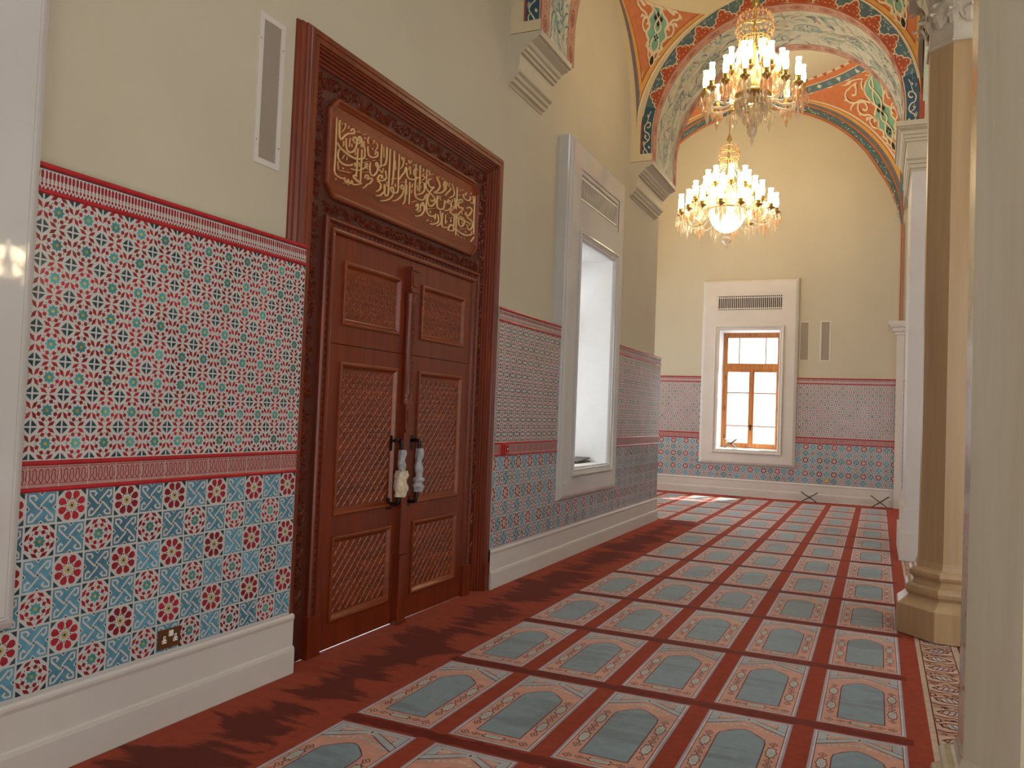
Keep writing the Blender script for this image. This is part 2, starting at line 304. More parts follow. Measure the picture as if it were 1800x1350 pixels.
CALLIG=[(7,[(4115,3417),(4115,3361),(4118,3247),(4117,3132),(4115,3078),(4126,3055),(4155,3044),(4205,3045),(4226,3058)]),
(8,[(4224,3057),(4229,3040),(4250,3035),(4263,3053),(4272,3038),(4295,3038),(4303,3057),(4315,3039),(4354,3047),(4406,3066)]),
(8,[(4307,3091),(4336,3104),(4350,3117)]),
(9,[(4307,3090),(4338,3080),(4378,3072),(4409,3067)]),
(7,[(4353,3292),(4352,3243),(4351,3164),(4350,3096)]),
(7,[(4397,3298),(4399,3218),(4398,3138),(4398,3074)]),
(9,[(4129,3258),(4159,3237),(4210,3223),(4269,3214),(4321,3214),(4380,3227),(4426,3250),(4434,3277)]),
(8,[(4149,3409),(4140,3385),(4146,3360),(4146,3322),(4156,3296),(4176,3295),(4202,3325),(4245,3355),(4289,3370),(4306,3386),(4290,3402),(4271,3389),(4269,3377)]),
(4,[(4184,3395),(4206,3407),(4204,3378),(4167,3335)]),
(8,[(4339,3319),(4303,3321),(4298,3341),(4317,3355),(4338,3342),(4331,3293),(4301,3253),(4260,3237),(4234,3246),(4222,3281),(4222,3316)]),
(7,[(4303,3315),(4339,3317),(4368,3334),(4383,3361),(4368,3376),(4353,3363),(4361,3342)]),
(5,[(4382,3373),(4389,3351),(4390,3319),(4410,3321),(4412,3359)]),
(6,[(4426,3329),(4433,3293),(4427,3271)]),
(7,[(4463,3341),(4469,3300),(4492,3279),(4541,3288),(4579,3310),(4582,3332),(4563,3334),(4547,3308)]),
(6,[(4625,3408),(4625,3345),(4626,3260)]),
(8,[(4688,3409),(4691,3349),(4689,3306),(4669,3273),(4630,3258),(4610,3236)]),
(8,[(4657,3248),(4648,3212),(4618,3222),(4589,3230),(4566,3248),(4580,3263),(4596,3241),(4590,3214),(4571,3184),(4537,3159),(4508,3170),(4498,3207),(4504,3242)]),
(8,[(4157,3225),(4143,3194),(4149,3161),(4178,3143),(4223,3141),(4280,3155),(4301,3169)]),
(4,[(4143,3140),(4151,3089)]),
(6,[(4146,3083),(4280,3104)]),
(7,[(4281,3134),(4327,3139),(4386,3153),(4438,3185),(4470,3205),(4462,3221),(4443,3205),(4452,3192),(4482,3186)]),
(5,[(4412,3211),(4490,3245)]),
(5,[(4420,3149),(4495,3174)]),
(7,[(4443,3114),(4455,3141),(4481,3141),(4477,3118),(4504,3134),(4529,3130),(4507,3099),(4473,3081),(4451,3060),(4418,3039)]),
(6,[(4602,3153),(4614,3186),(4654,3191),(4644,3176),(4677,3181)]),
(5,[(4422,3390),(4429,3377)]),
(6,[(4514,3345),(4523,3336)]),
(5,[(4336,3404),(4345,3396)]),
(5,[(4359,3405),(4370,3399)]),
(6,[(4198,3116),(4208,3108)]),
(3,[(4193,3289),(4195,3253)]),
(3,[(4261,3331),(4255,3268)]),
(3,[(4285,3301),(4286,3278)]),
(3,[(4323,3266),(4326,3237)]),
(3,[(4468,3408),(4457,3380),(4467,3360)]),
(4,[(4499,3391),(4534,3401),(4517,3375)]),
(4,[(4558,3396),(4579,3376),(4545,3330)]),
(5,[(4390,3395),(4439,3416)]),
(5,[(4368,3203),(4377,3173)]),
(3,[(4322,3185),(4325,3160)]),
(3,[(4647,3398),(4661,3325)]),
(5,[(4439,3250),(4464,3248)]),
(5,[(4517,3258),(4556,3274)]),
(3,[(4241,3405),(4238,3384)]),
(3,[(4174,3405),(4163,3382)]),
(3,[(4198,3012),(4244,3027),(4271,3016)]),
(4,[(4131,3027),(4133,3017)]),
(3,[(4186,3169),(4197,3184),(4209,3203)]),
(3,[(4238,3200),(4239,3177)]),
(8,[(4731,3410),(4734,3324),(4733,3197),(4732,3091),(4716,3068),(4696,3069),(4685,3091),(4678,3135)]),
(7,[(4784,3410),(4788,3320),(4784,3220),(4772,3159)]),
(6,[(4752,3195),(4821,3221)]),
(8,[(4853,3408),(4854,3318),(4853,3231),(4858,3164),(4846,3126),(4800,3113),(4769,3118),(4764,3136),(4782,3147),(4801,3127),(4794,3095),(4759,3060),(4701,3030),(4632,3011)]),
(9,[(4862,3223),(4890,3259),(4927,3296),(4948,3337),(4963,3298),(4978,3276),(5011,3271),(5076,3287),(5126,3316)]),
(7,[(5125,3312),(5083,3310),(5056,3325),(5062,3353),(5086,3371),(5110,3366)]),
(8,[(4569,3031),(4619,3042),(4661,3070),(4684,3095),(4677,3139)]),
(8,[(4581,3061),(4626,3088),(4638,3120),(4611,3140),(4590,3130)]),
(7,[(4684,3238),(4696,3208),(4700,3188),(4668,3163),(4618,3151),(4592,3151),(4605,3175),(4633,3189),(4638,3170)]),
(8,[(4914,3168),(4889,3172),(4902,3197),(4924,3182),(4920,3141),(4887,3102),(4835,3066),(4782,3048)]),
(7,[(4951,3255),(4952,3194),(4953,3128),(4945,3082),(4915,3055)]),
(7,[(5008,3249),(5011,3166),(5010,3081)]),
(8,[(5083,3406),(5084,3297),(5084,3194),(5104,3158),(5155,3154),(5214,3170),(5231,3206)]),
(7,[(5141,3412),(5145,3324),(5146,3211)]),
(5,[(5105,3264),(5185,3295)]),
(9,[(5243,3413),(5242,3319),(5241,3278),(5269,3253),(5324,3240),(5371,3225),(5387,3201),(5354,3160),(5305,3145),(5276,3168),(5277,3209),(5313,3265),(5360,3306),(5311,3291),(5272,3309),(5278,3343),(5319,3359)]),
(5,[(5203,3367),(5183,3343),(5219,3345),(5173,3302)]),
(8,[(5208,3298),(5218,3249),(5185,3212),(5102,3176)]),
(8,[(5384,3397),(5424,3366),(5447,3334),(5412,3292),(5359,3263),(5441,3281),(5495,3305),(5523,3336),(5505,3364),(5521,3402)]),
(5,[(5258,3369),(5345,3407)]),
(5,[(5430,3410),(5396,3369)]),
(7,[(5525,3401),(5544,3356),(5532,3324)]),
(8,[(5535,3285),(5562,3313),(5622,3360),(5601,3367)]),
(8,[(5642,3412),(5681,3360),(5679,3325),(5605,3284)]),
(4,[(4883,3400),(4897,3378),(4918,3407)]),
(4,[(4878,3308),(4907,3351),(4914,3406)]),
(4,[(4975,3403),(4993,3382),(5020,3414)]),
(4,[(4977,3328),(4995,3360)]),
(3,[(4649,3399),(4659,3323)]),
(6,[(4941,3370),(4954,3361)]),
(4,[(4999,3361),(5008,3304)]),
(4,[(4801,3347),(4814,3280)]),
(5,[(4875,3207),(4931,3225)]),
(5,[(5047,3391),(5058,3383)]),
(4,[(5046,3248),(5032,3211)]),
(4,[(4970,3216),(4976,3143)]),
(4,[(5042,3198),(5035,3172)]),
(5,[(5041,3103),(5099,3131)]),
(5,[(5108,3255),(5118,3212)]),
(5,[(5168,3260),(5177,3249)]),
(3,[(4621,3292),(4593,3286)]),
(6,[(5459,3404),(5496,3406)]),
(4,[(5231,3289),(5246,3316)]),
(4,[(4708,3169),(4711,3132)]),
(4,[(4814,3182),(4820,3157)]),
(4,[(5186,3403),(5193,3378)]),
(4,[(5269,3414),(5281,3385)]),
(9,[(6049,3418),(6048,3302),(6049,3193),(6055,3085)]),
(9,[(6064,3070),(6030,3035),(5997,3008)]),
(10,[(5733,3072),(5767,3053),(5834,3044),(5913,3047),(6009,3076),(6003,3100)]),
(7,[(5728,3191),(5735,3067),(5736,3009)]),
(8,[(5704,3180),(5702,3112),(5698,3038)]),
(10,[(5682,3031),(5609,3027),(5636,3070),(5679,3075),(5704,3055),(5682,3031)]),
(8,[(5511,3143),(5504,3040),(5546,3029),(5607,3046)]),
(8,[(5465,3147),(5492,3088),(5483,3050),(5421,3010)]),
(11,[(5638,3172),(5714,3162),(5824,3161),(5989,3163)]),
(8,[(5675,3215),(5629,3177),(5641,3167)]),
(10,[(5767,3180),(5856,3174),(5873,3141),(5829,3103),(5785,3105),(5767,3153)]),
(10,[(5885,3240),(5922,3201),(5993,3191),(6028,3166),(5999,3120),(5954,3105),(5918,3141)]),
(10,[(5905,3272),(5960,3298),(6006,3281),(5943,3222),(5869,3220)]),
(10,[(5817,3304),(5769,3287),(5769,3254),(5844,3257),(5797,3216),(5746,3174)]),
(9,[(5709,3280),(5756,3304),(5810,3324),(5839,3314)]),
(9,[(5837,3378),(5853,3345),(5910,3342),(5957,3361),(5966,3385),(5932,3381)]),
(8,[(6014,3409),(6027,3357),(5997,3341),(5965,3347)]),
(8,[(5728,3407),(5733,3297),(5725,3222)]),
(8,[(5693,3308),(5706,3259),(5688,3218),(5665,3238)]),
(9,[(5416,3253),(5411,3194),(5426,3158),(5484,3161),(5524,3187),(5530,3247)]),
(8,[(5525,3161),(5585,3179),(5637,3210),(5639,3252),(5609,3265),(5590,3244),(5627,3238)]),
(7,[(5536,3246),(5560,3230),(5590,3271)]),
(9,[(5253,3227),(5256,3130),(5274,3080),(5333,3069),(5385,3088)]),
(7,[(5308,3195),(5338,3188),(5370,3211)]),
(9,[(5436,3110),(5450,3058),(5395,3024),(5314,3005)]),
(8,[(5403,3107),(5392,3064),(5371,3084)]),
(9,[(5219,3120),(5194,3119),(5198,3142),(5225,3127),(5226,3086),(5188,3047),(5139,3024),(5085,3015)]),
(8,[(5102,3086),(5130,3113),(5130,3074),(5091,3058)]),
(6,[(5169,3125),(5170,3074),(5127,3056)]),
(6,[(5750,3382),(5838,3416)]),
(6,[(5272,3113),(5387,3146)]),
(6,[(5601,3116),(5675,3143)]),
(6,[(5785,3069),(5910,3102)]),
(6,[(5315,3110),(5319,3091)]),
(4,[(5825,3146),(5838,3128)]),
(5,[(5962,3140),(5984,3159)]),
(5,[(5557,3139),(5563,3069),(5587,3095)]),
(5,[(5643,3119),(5647,3099)]),
(4,[(5241,3018),(5270,3015),(5292,3035)]),
(5,[(5326,3033),(5332,3025)]),
(4,[(5871,3398),(5884,3380),(5904,3412)]),
(5,[(5962,3406),(5983,3428)]),
(6,[(5752,3350),(5785,3353)]),
(4,[(5411,3249),(5437,3236)]),
(4,[(5455,3266),(5468,3229)]),
(5,[(5577,3149),(5593,3148)]),
(6,[(5898,3082),(5911,3069)]),
(4,[(5769,3027),(5782,3009)]),
(4,[(5825,3018),(5838,3005)]),
(4,[(5881,3020),(5893,3012)]),
(6,[(6006,3101),(6064,3119)]),
(4,[(5652,3261),(5660,3289)]),
(4,[(5548,3373),(5556,3400),(5574,3375)]),
(4,[(5595,3406),(5595,3375)]),
(4,[(5819,3219),(5832,3201)])]
# ------------------------------------------------------------------ room shell
XW = -3.20          # left plaster face
YF = 17.48          # far plaster face
def holes_wall(b, fn, u0, u1, w0, w1, holes, d0, d1):
    us = sorted({u0, u1, *[h[0] for h in holes], *[h[1] for h in holes]}); ws = sorted({w0, w1, *[h[2] for h in holes], *[h[3] for h in holes]})
    for a, c in zip(us, us[1:]):
        for e, g in zip(ws, ws[1:]):
            mu, mw = (a + c) / 2, (e + g) / 2
            if any(h[0] < mu < h[1] and h[2] < mw < h[3] for h in holes): continue
            p, q = fn(a, e, d0), fn(c, g, d1)
            b.box(min(p[0], q[0]), max(p[0], q[0]), min(p[1], q[1]), max(p[1], q[1]), p[2], q[2])
WIN1 = (8.31, 9.55, 0.985, 3.52); WIN3 = (0.48, 1.72, 0.985, 3.52); WIN2 = (-3.155, -1.915, 0.985, 3.52); DOOR = (3.76, 6.38, 0.0, 3.80)
b = MB().mat('plaster')
holes_wall(b, onwall(XW), -4.5, 12.22, 0, 8.6, [WIN1, WIN3, DOOR], -0.55, 0)
b.box(-5.97, XW - 0.55, 11.65, 12.22, 0, 8.6)
b.build('wall_left', kind='structure', label='cream plastered side wall holding the carved door', category='wall')
b = MB().mat('plaster')
holes_wall(b, onfar(YF), -5.97, 6.0, 0, 8.6, [WIN2], -0.62, 0)
b.build('wall_far', kind='structure', label='yellow lit end wall with the wooden window', category='wall')
b = MB().mat('plaster')
holes_wall(b, onwall(-5.42), 12.22, 17.48, 0, 8.6, [(12.8, 14.4, 0.5, 4.6), (15.1, 16.7, 0.5, 4.6)], -0.55, 0)
b.build('wall_end_bay', kind='structure', label='side wall of the end bay behind the tiled corner', category='wall')
b = MB().mat('plaster'); b.box(9.5, 9.7, -4.7, 18.1, 0, 8.6); b.box(6.0, 9.5, 17.48, 18.1, 0, 8.6)
b.build('wall_right', kind='structure', label='far side wall of the great hall on the right', category='wall')
b = MB().mat('plaster'); holes_wall(b, onfar(-4.5), -3.75, 9.5, 0, 8.6, [(-1.8, -.4, .98, 3.6), (2.0, 4.0, .98, 5.0), (6.0, 8.0, .98, 5.0)], 0, .2)  # unseen openings added to throw light on the near column from behind
b.build('wall_back', kind='structure', label='end wall of the hall behind the camera', category='wall')
b = MB().mat('stone_white'); b.box(-5.97, 9.5, -4.5, 17.48, -0.2, -0.015)
b.build('floor', kind='structure', label='pale stone floor under the carpets', category='floor')

# ceilings: domed bays (clipped spheres) and plain vaults beyond the frame
def dome(b, cx, cy, cz, hx, hy, n=44):
    Rr = math.hypot(hx, hy); v = []
    for i in range(n + 1):
        for j in range(n + 1):
            # denser towards the edges
            x = hx * math.sin(PI / 2 * (2 * i / n - 1)); y = hy * math.sin(PI / 2 * (2 * j / n - 1))
            v.append((cx + x, cy + y, cz + math.sqrt(max(0, Rr * Rr - x * x - y * y))))
    b.smooth = True
    b.idx(v, [(i * (n + 1) + j, i * (n + 1) + j + 1, (i + 1) * (n + 1) + j + 1, (i + 1) * (n + 1) + j) for i in range(n) for j in range(n)])
    b.smooth = False
NEAR = (-1.375, 9.05, 5.45, 1.755, 1.55); FAR = (-2.535, 14.72, 5.535, 2.885, 2.76)
b = MB().mat('vault_plaster'); dome(b, *NEAR); dome(b, *FAR)
cx_, cy_, cz_, hx_, hy_ = NEAR
for i in range(48):          # soffit of the wall arch between the dome edge and the plaster
    q = [(cy_ + hy_ * math.cos(PI * k / 48), cz_ + hy_ * math.sin(PI * k / 48)) for k in (i, i + 1)]
    b.face([(cx_ - hx_ + .004, *q[0]), (cx_ - hx_ + .004, *q[1]), (XW - .02, *q[1]), (XW - .02, *q[0])])
b.mat('plaster'); b.box(-3.75, 0.42, -4.5, 6.6, 7.6, 7.75); b.box(-5.97, 2.2, -4.5, 18.1, 8.6, 8.75); b.box(2.2, 9.7, 8.0, 18.1, 8.6, 8.75); b.box(2.2, 9.7, -4.7, 0, 8.6, 8.75); b.box(2.2, 4.0, 0, 8.0, 8.6, 8.75); b.box(9.0, 9.7, 0, 8.0, 8.6, 8.75)  # gap added in the unseen hall roof to bring sky light onto the floor
b.box(0.35, 0.6, 12.0, 17.48, 5.9, 8.6)
b.build('ceiling', kind='structure', label='domed ceiling bays with painted corners', category='ceiling')

# painted pendentives
def pendentive(parent, Bay, sx, sy, fine=True):
    cx, cy, cz, hx, hy = Bay; Rr = math.hypot(hx, hy) - 0.004; hx -= 0.003; hy -= 0.003
    tmax = math.asin(min(hx, hy) * 1.0 / Rr) if fine else math.asin(hx / Rr) * 0.985
    TH = [tmax * i / 40 for i in range(41)]
    def lim(th):
        q = Rr * math.cos(th); a = math.acos(min(1, hx / q)); c = math.asin(min(1, hy / q)); return a, c   # azimuths measured from the x axis
    def P(th, az, d=0.0):
        r = Rr - d
        return (cx + sx * r * math.cos(th) * math.cos(az), cy + sy * r * math.cos(th) * math.sin(az), cz + r * math.sin(th))
    def strip(b, side, e0, e1, d, t0=0):
        rows = []
        for th in TH:
            a, c = lim(th); q = Rr * math.cos(th); mid = (a + c) / 2
            if side == 0: x0, x1 = min(a + e0 / q, mid), min(a + e1 / q, mid)
            else: x0, x1 = max(c - e0 / q, mid), max(c - e1 / q, mid)
            rows.append((P(th, x0, d), P(th, x1, d)))
        b.smooth = True
        for r0, r1 in zip(rows, rows[1:]): b.face([r0[0], r0[1], r1[1], r1[0]])
        b.smooth = False
    def field(b, e0, e1, d):
        b.smooth = True
        for t0, t1 in zip(TH, TH[1:]):
            for k in range(8):
                pts = []
                for th, kk in ((t0, k), (t0, k + 1), (t1, k + 1), (t1, k)):
                    a, c = lim(th); q = Rr * math.cos(th); lo, hi = a + e0 / q, c - e1 / q
                    if hi < lo: lo = hi = (lo + hi) / 2
                    pts.append(P(th, lo + (hi - lo) * kk / 8, d))
                b.face(pts)
        b.smooth = False
    K = 1.0 if fine else 1.55
    b = MB()
    b.mat('paint_orange'); field(b, 0.13 * K, 0.17 * K, 0.001)
    for side in (0, 1):
        seq = [('paint_brick', 0, .012), ('paint_slate', .012, .055), ('paint_brick', .055, .066), ('paint_ochre', .066, .118), ('paint_brick', .118, .132)] if (side == 0 or not fine) else \
              [('paint_cream', 0, .028), ('paint_brick', .028, .042), ('paint_ochre', .042, .105), ('paint_brick', .105, .125), ('paint_orange', .125, .17)]
        for m, e0, e1 in seq: b.mat(m); strip(b, side, e0 * K, e1 * K, 0.001)
    b.build('painted_field', parent)
    # scrollwork, in metres about the middle line: s across, t up
    def F(s, t, d):
        th = t / Rr; a, c = lim(th); q = Rr * math.cos(th)
        return P(th, (a + c) / 2 + s / q, 0.001 + d)
    b = MB(); k, so, to = (1.22, .09, .33) if fine else (1.70, -.05, .65)
    S = lambda pts: [(x * k + so, y * k + to) for x, y in pts]
    med = [(0, .60), (.035, .66), (.10, .70), (.085, .76), (.13, .82), (.10, .90), (.125, .97), (.06, 1.06), (.10, 1.14), (.13, 1.28), (.07, 1.40), (0, 1.46)]
    Q = .012 if fine else .022
    med = med + [(-x, y) for x, y in med[-2:0:-1]]
    low = [(0, .50), (.03, .54), (.028, .59), (0, .63), (-.028, .59), (-.03, .54)]
    cut = lambda P: [(x, min(y, tmax * Rr * .99)) for x, y in P]
    b.mat('paint_teal'); b.poly(F, cut(S(smooth_path(med + med[:1], 3)[:-1])), 0.001)
    b.mat('paint_cream'); b.ribbon(F, cut(S(smooth_path(med + med[:1], 3)[:-1])), .024 * k, .004, closed=True)
    b.mat('paint_black'); b.poly(F, S(low), Q); b.mat('paint_cream'); b.ribbon(F, S(low),   .012 * k, Q + .001, closed=True)
    for cyy, sc2 in ((.98, 1.0), (.80, .55)) if fine else ((1.0, 1.0), (.74, .7)):
        for ax, ay in ((0, .05), (-.038, .012), (.038, .012), (0, -.04)):
            b.mat('paint_black'); b.poly(F, S([(ax * sc2, cyy + (ay - .032) * sc2), (ax * sc2 + .022 * sc2, cyy + ay * sc2), (ax * sc2, cyy + (ay + .034) * sc2), (ax * sc2 - .022 * sc2, cyy + ay * sc2)]), Q + .001)
    b.mat('paint_cream')
    for sg in (1, -1):
        for pts, w in (([(0, .64), (.05, .72), (.02, .82), (-.04, .90), (0, 1.0), (.05, 1.10), (.02, 1.22), (-.03, 1.32), (0, 1.42)], .010),
                       ([(.02, .56), (.055, .60), (.062, .66), (.04, .70)], .010), ([(.06, .64), (.085, .69), (.075, .73)], .010),
                       ([(.13, .82), (.19, .86), (.20, .93), (.16, .97), (.13, .94), (.15, .90)], .011),
                       ([(.11, .90), (.17, 1.0), (.25, 1.03), (.29, 1.10), (.25, 1.18), (.18, 1.17), (.16, 1.10), (.20, 1.07), (.23, 1.10)], .012),
                       ([(.10, 1.13), (.20, 1.20), (.30, 1.20), (.38, 1.26), (.38, 1.36), (.30, 1.41), (.23, 1.36), (.25, 1.29), (.30, 1.30)], .012),
                       ([(.13, 1.30), (.18, 1.42), (.28, 1.46), (.40, 1.44), (.47, 1.50)], .012),
                       ([(.07, 1.40), (.12, 1.50), (.22, 1.54), (.30, 1.54)], .012), ([(.30, 1.20), (.36, 1.17), (.38, 1.13)], .010), ([(.18, .97), (.22, .98), (.24, .95)], .010)):
            p = smooth_path([(x * sg, y) for x, y in pts], 4)
            ok = [(x, y) for x, y in S(p) if y / Rr < tmax * 0.99]
            if len(ok) > 2: b.ribbon(F, ok, w * k * 1.9, Q)
        for lx, ly, la in ((.215, .965, .5), (.10, .70, 1.0), (.27, 1.16, 2.4), (.34, 1.38, 2.0), (.19, 1.08, 0.2), (.075, .62, .8), (.29, 1.045, 1.2), (.40, 1.27, .6)):
            q = [(lx * sg + .03 * math.cos(la) * sg, ly + .03 * math.sin(la)), (lx * sg - .012 * math.sin(la), ly + .012 * math.cos(la)), (lx * sg - .02 * math.cos(la) * sg, ly - .02 * math.sin(la)), (lx * sg + .012 * math.sin(la), ly - .012 * math.cos(la))]
            if all(y < tmax * Rr * .99 for _, y in S(q)): b.poly(F, S(q), Q + .001)
    b.build('scrollwork', parent)
pen = empty('trim_1', (NEAR[0], NEAR[1], NEAR[2]), kind='structure', label='orange and teal painted corners of the nearer domed bay', category='ceiling painting')
pendentive(pen, NEAR, -1, 1); pendentive(pen, NEAR, 1, 1)
pen2 = empty('trim_2', (FAR[0], FAR[1], FAR[2]), kind='structure', label='orange and teal painted corners and ring of the end bay dome', category='ceiling painting')
pendentive(pen2, FAR, 1, 1, False); pendentive(pen2, FAR, -1, 1, False)
def ring_band(b):
    cx, cy, cz, hx, hy = FAR; Rr = math.hypot(hx, hy) - 0.008; t0 = math.asin(hx / Rr) - 0.012
    def P(s, t, d): a = s; th = t0 + t / Rr; r = Rr - d; return (cx + r * math.cos(th) * math.cos(a), cy + r * math.cos(th) * math.sin(a), cz + r * math.sin(th))
    A = [2 * PI * i / 120 for i in range(121)]
    for m, e0, e1 in (('paint_cream', -.02, 0), ('paint_slate', 0, .15), ('paint_cream', .15, .165), ('paint_orange', .165, .27)):
        b.mat(m)
        for a0, a1 in zip(A, A[1:]): b.face([P(a0, e0, 0), P(a1, e0, 0), P(a1, e1, 0), P(a0, e1, 0)])
    rp = hx * 0.95
    b.mat('paint_brick')
    for i in range(76):
        a = 2 * PI * i / 76; w = .035 / rp
        if i % 2: pts = smooth_path([(a, .25), (a + w * 1.3, .31), (a + w, .37), (a, .42), (a - w, .37), (a - w * 1.3, .31), (a, .25)], 3)[:-1]; b.ribbon(P, [(x, y) for x, y in pts], .012, 0.002, closed=True) if False else b.poly(P, pts, 0.001)
        else:
            pts = [(a - w * .3, .25), (a - w * 1.6, .30), (a - w * .8, .32), (a - w * 1.5, .37), (a - w * .5, .39), (a, .46), (a + w * .5, .39), (a + w * 1.5, .37), (a + w * .8, .32), (a + w * 1.6, .30), (a + w * .3, .25)]; b.poly(P, pts, 0.001)
    b.mat('paint_cream')
    for i in range(76):
        a = 2 * PI * i / 76
        b.poly(P, [(a - .004, .33), (a, .30), (a + .004, .33), (a, .37)], 0.002)
        b.mat('paint_sage' if i % 2 else 'paint_dusk'); b.poly(P, [(a - .02, .03 + .04 * (i % 3)), (a + .004, .025), (a + .022, .06 + .03 * (i % 3)), (a + .002, .13)], 0.001); b.mat('paint_cream')
part(pen2, 'dome_ring', ring_band)
def lunette(b):                    # painted band on the end wall under the dome
    fn = onfar(YF - 0.012); A = [PI * i / 80 for i in range(81)]; cx, cz, r = FAR[0], FAR[2], FAR[3]
    for m, e0, e1 in (('paint_slate', 0.035, .16), ('paint_orange', .16, .195), ('paint_brick', .195, .205), ('paint_orange', 0, .035)):
        b.mat(m)
        tp = lambda a: min(1, .12 + 2.0 * math.sin(a))
        for a0, a1 in zip(A, A[1:]):
            b.face([fn(cx + (r - e * tp(a)) * math.cos(a), cz + (r - e * tp(a)) * math.sin(a), 0) for a, e in ((a0, e0), (a1, e0), (a1, e1), (a0, e1))])
    rnd = random.Random(3)
    for i in range(150):
        a = PI * (i + .5) / 150; e = .06 + .075 * rnd.random(); b.mat(rnd.choice(['paint_sage', 'paint_cream', 'paint_dusk', 'paint_sea']))
        x, z = cx + (r - e) * math.cos(a), cz + (r - e) * math.sin(a); t = a + rnd.uniform(-.6, 2.2); L = .035
        b.poly(fn, [(x + L * math.cos(t), z + L * math.sin(t)), (x - .3 * L * math.sin(t), z + .3 * L * math.cos(t)), (x - L * math.cos(t), z - L * math.sin(t)), (x + .3 * L * math.sin(t), z - .3 * L * math.cos(t))], 0.001)
    b.mat('paint_orange'); b.box(0.335, 0.36, 17.44, 17.468, 3.63, 5.6); b.mat('paint_brick'); b.box(0.322, 0.335, 17.44, 17.468, 3.63, 5.6)
part(pen2, 'lunette_band', lunette)

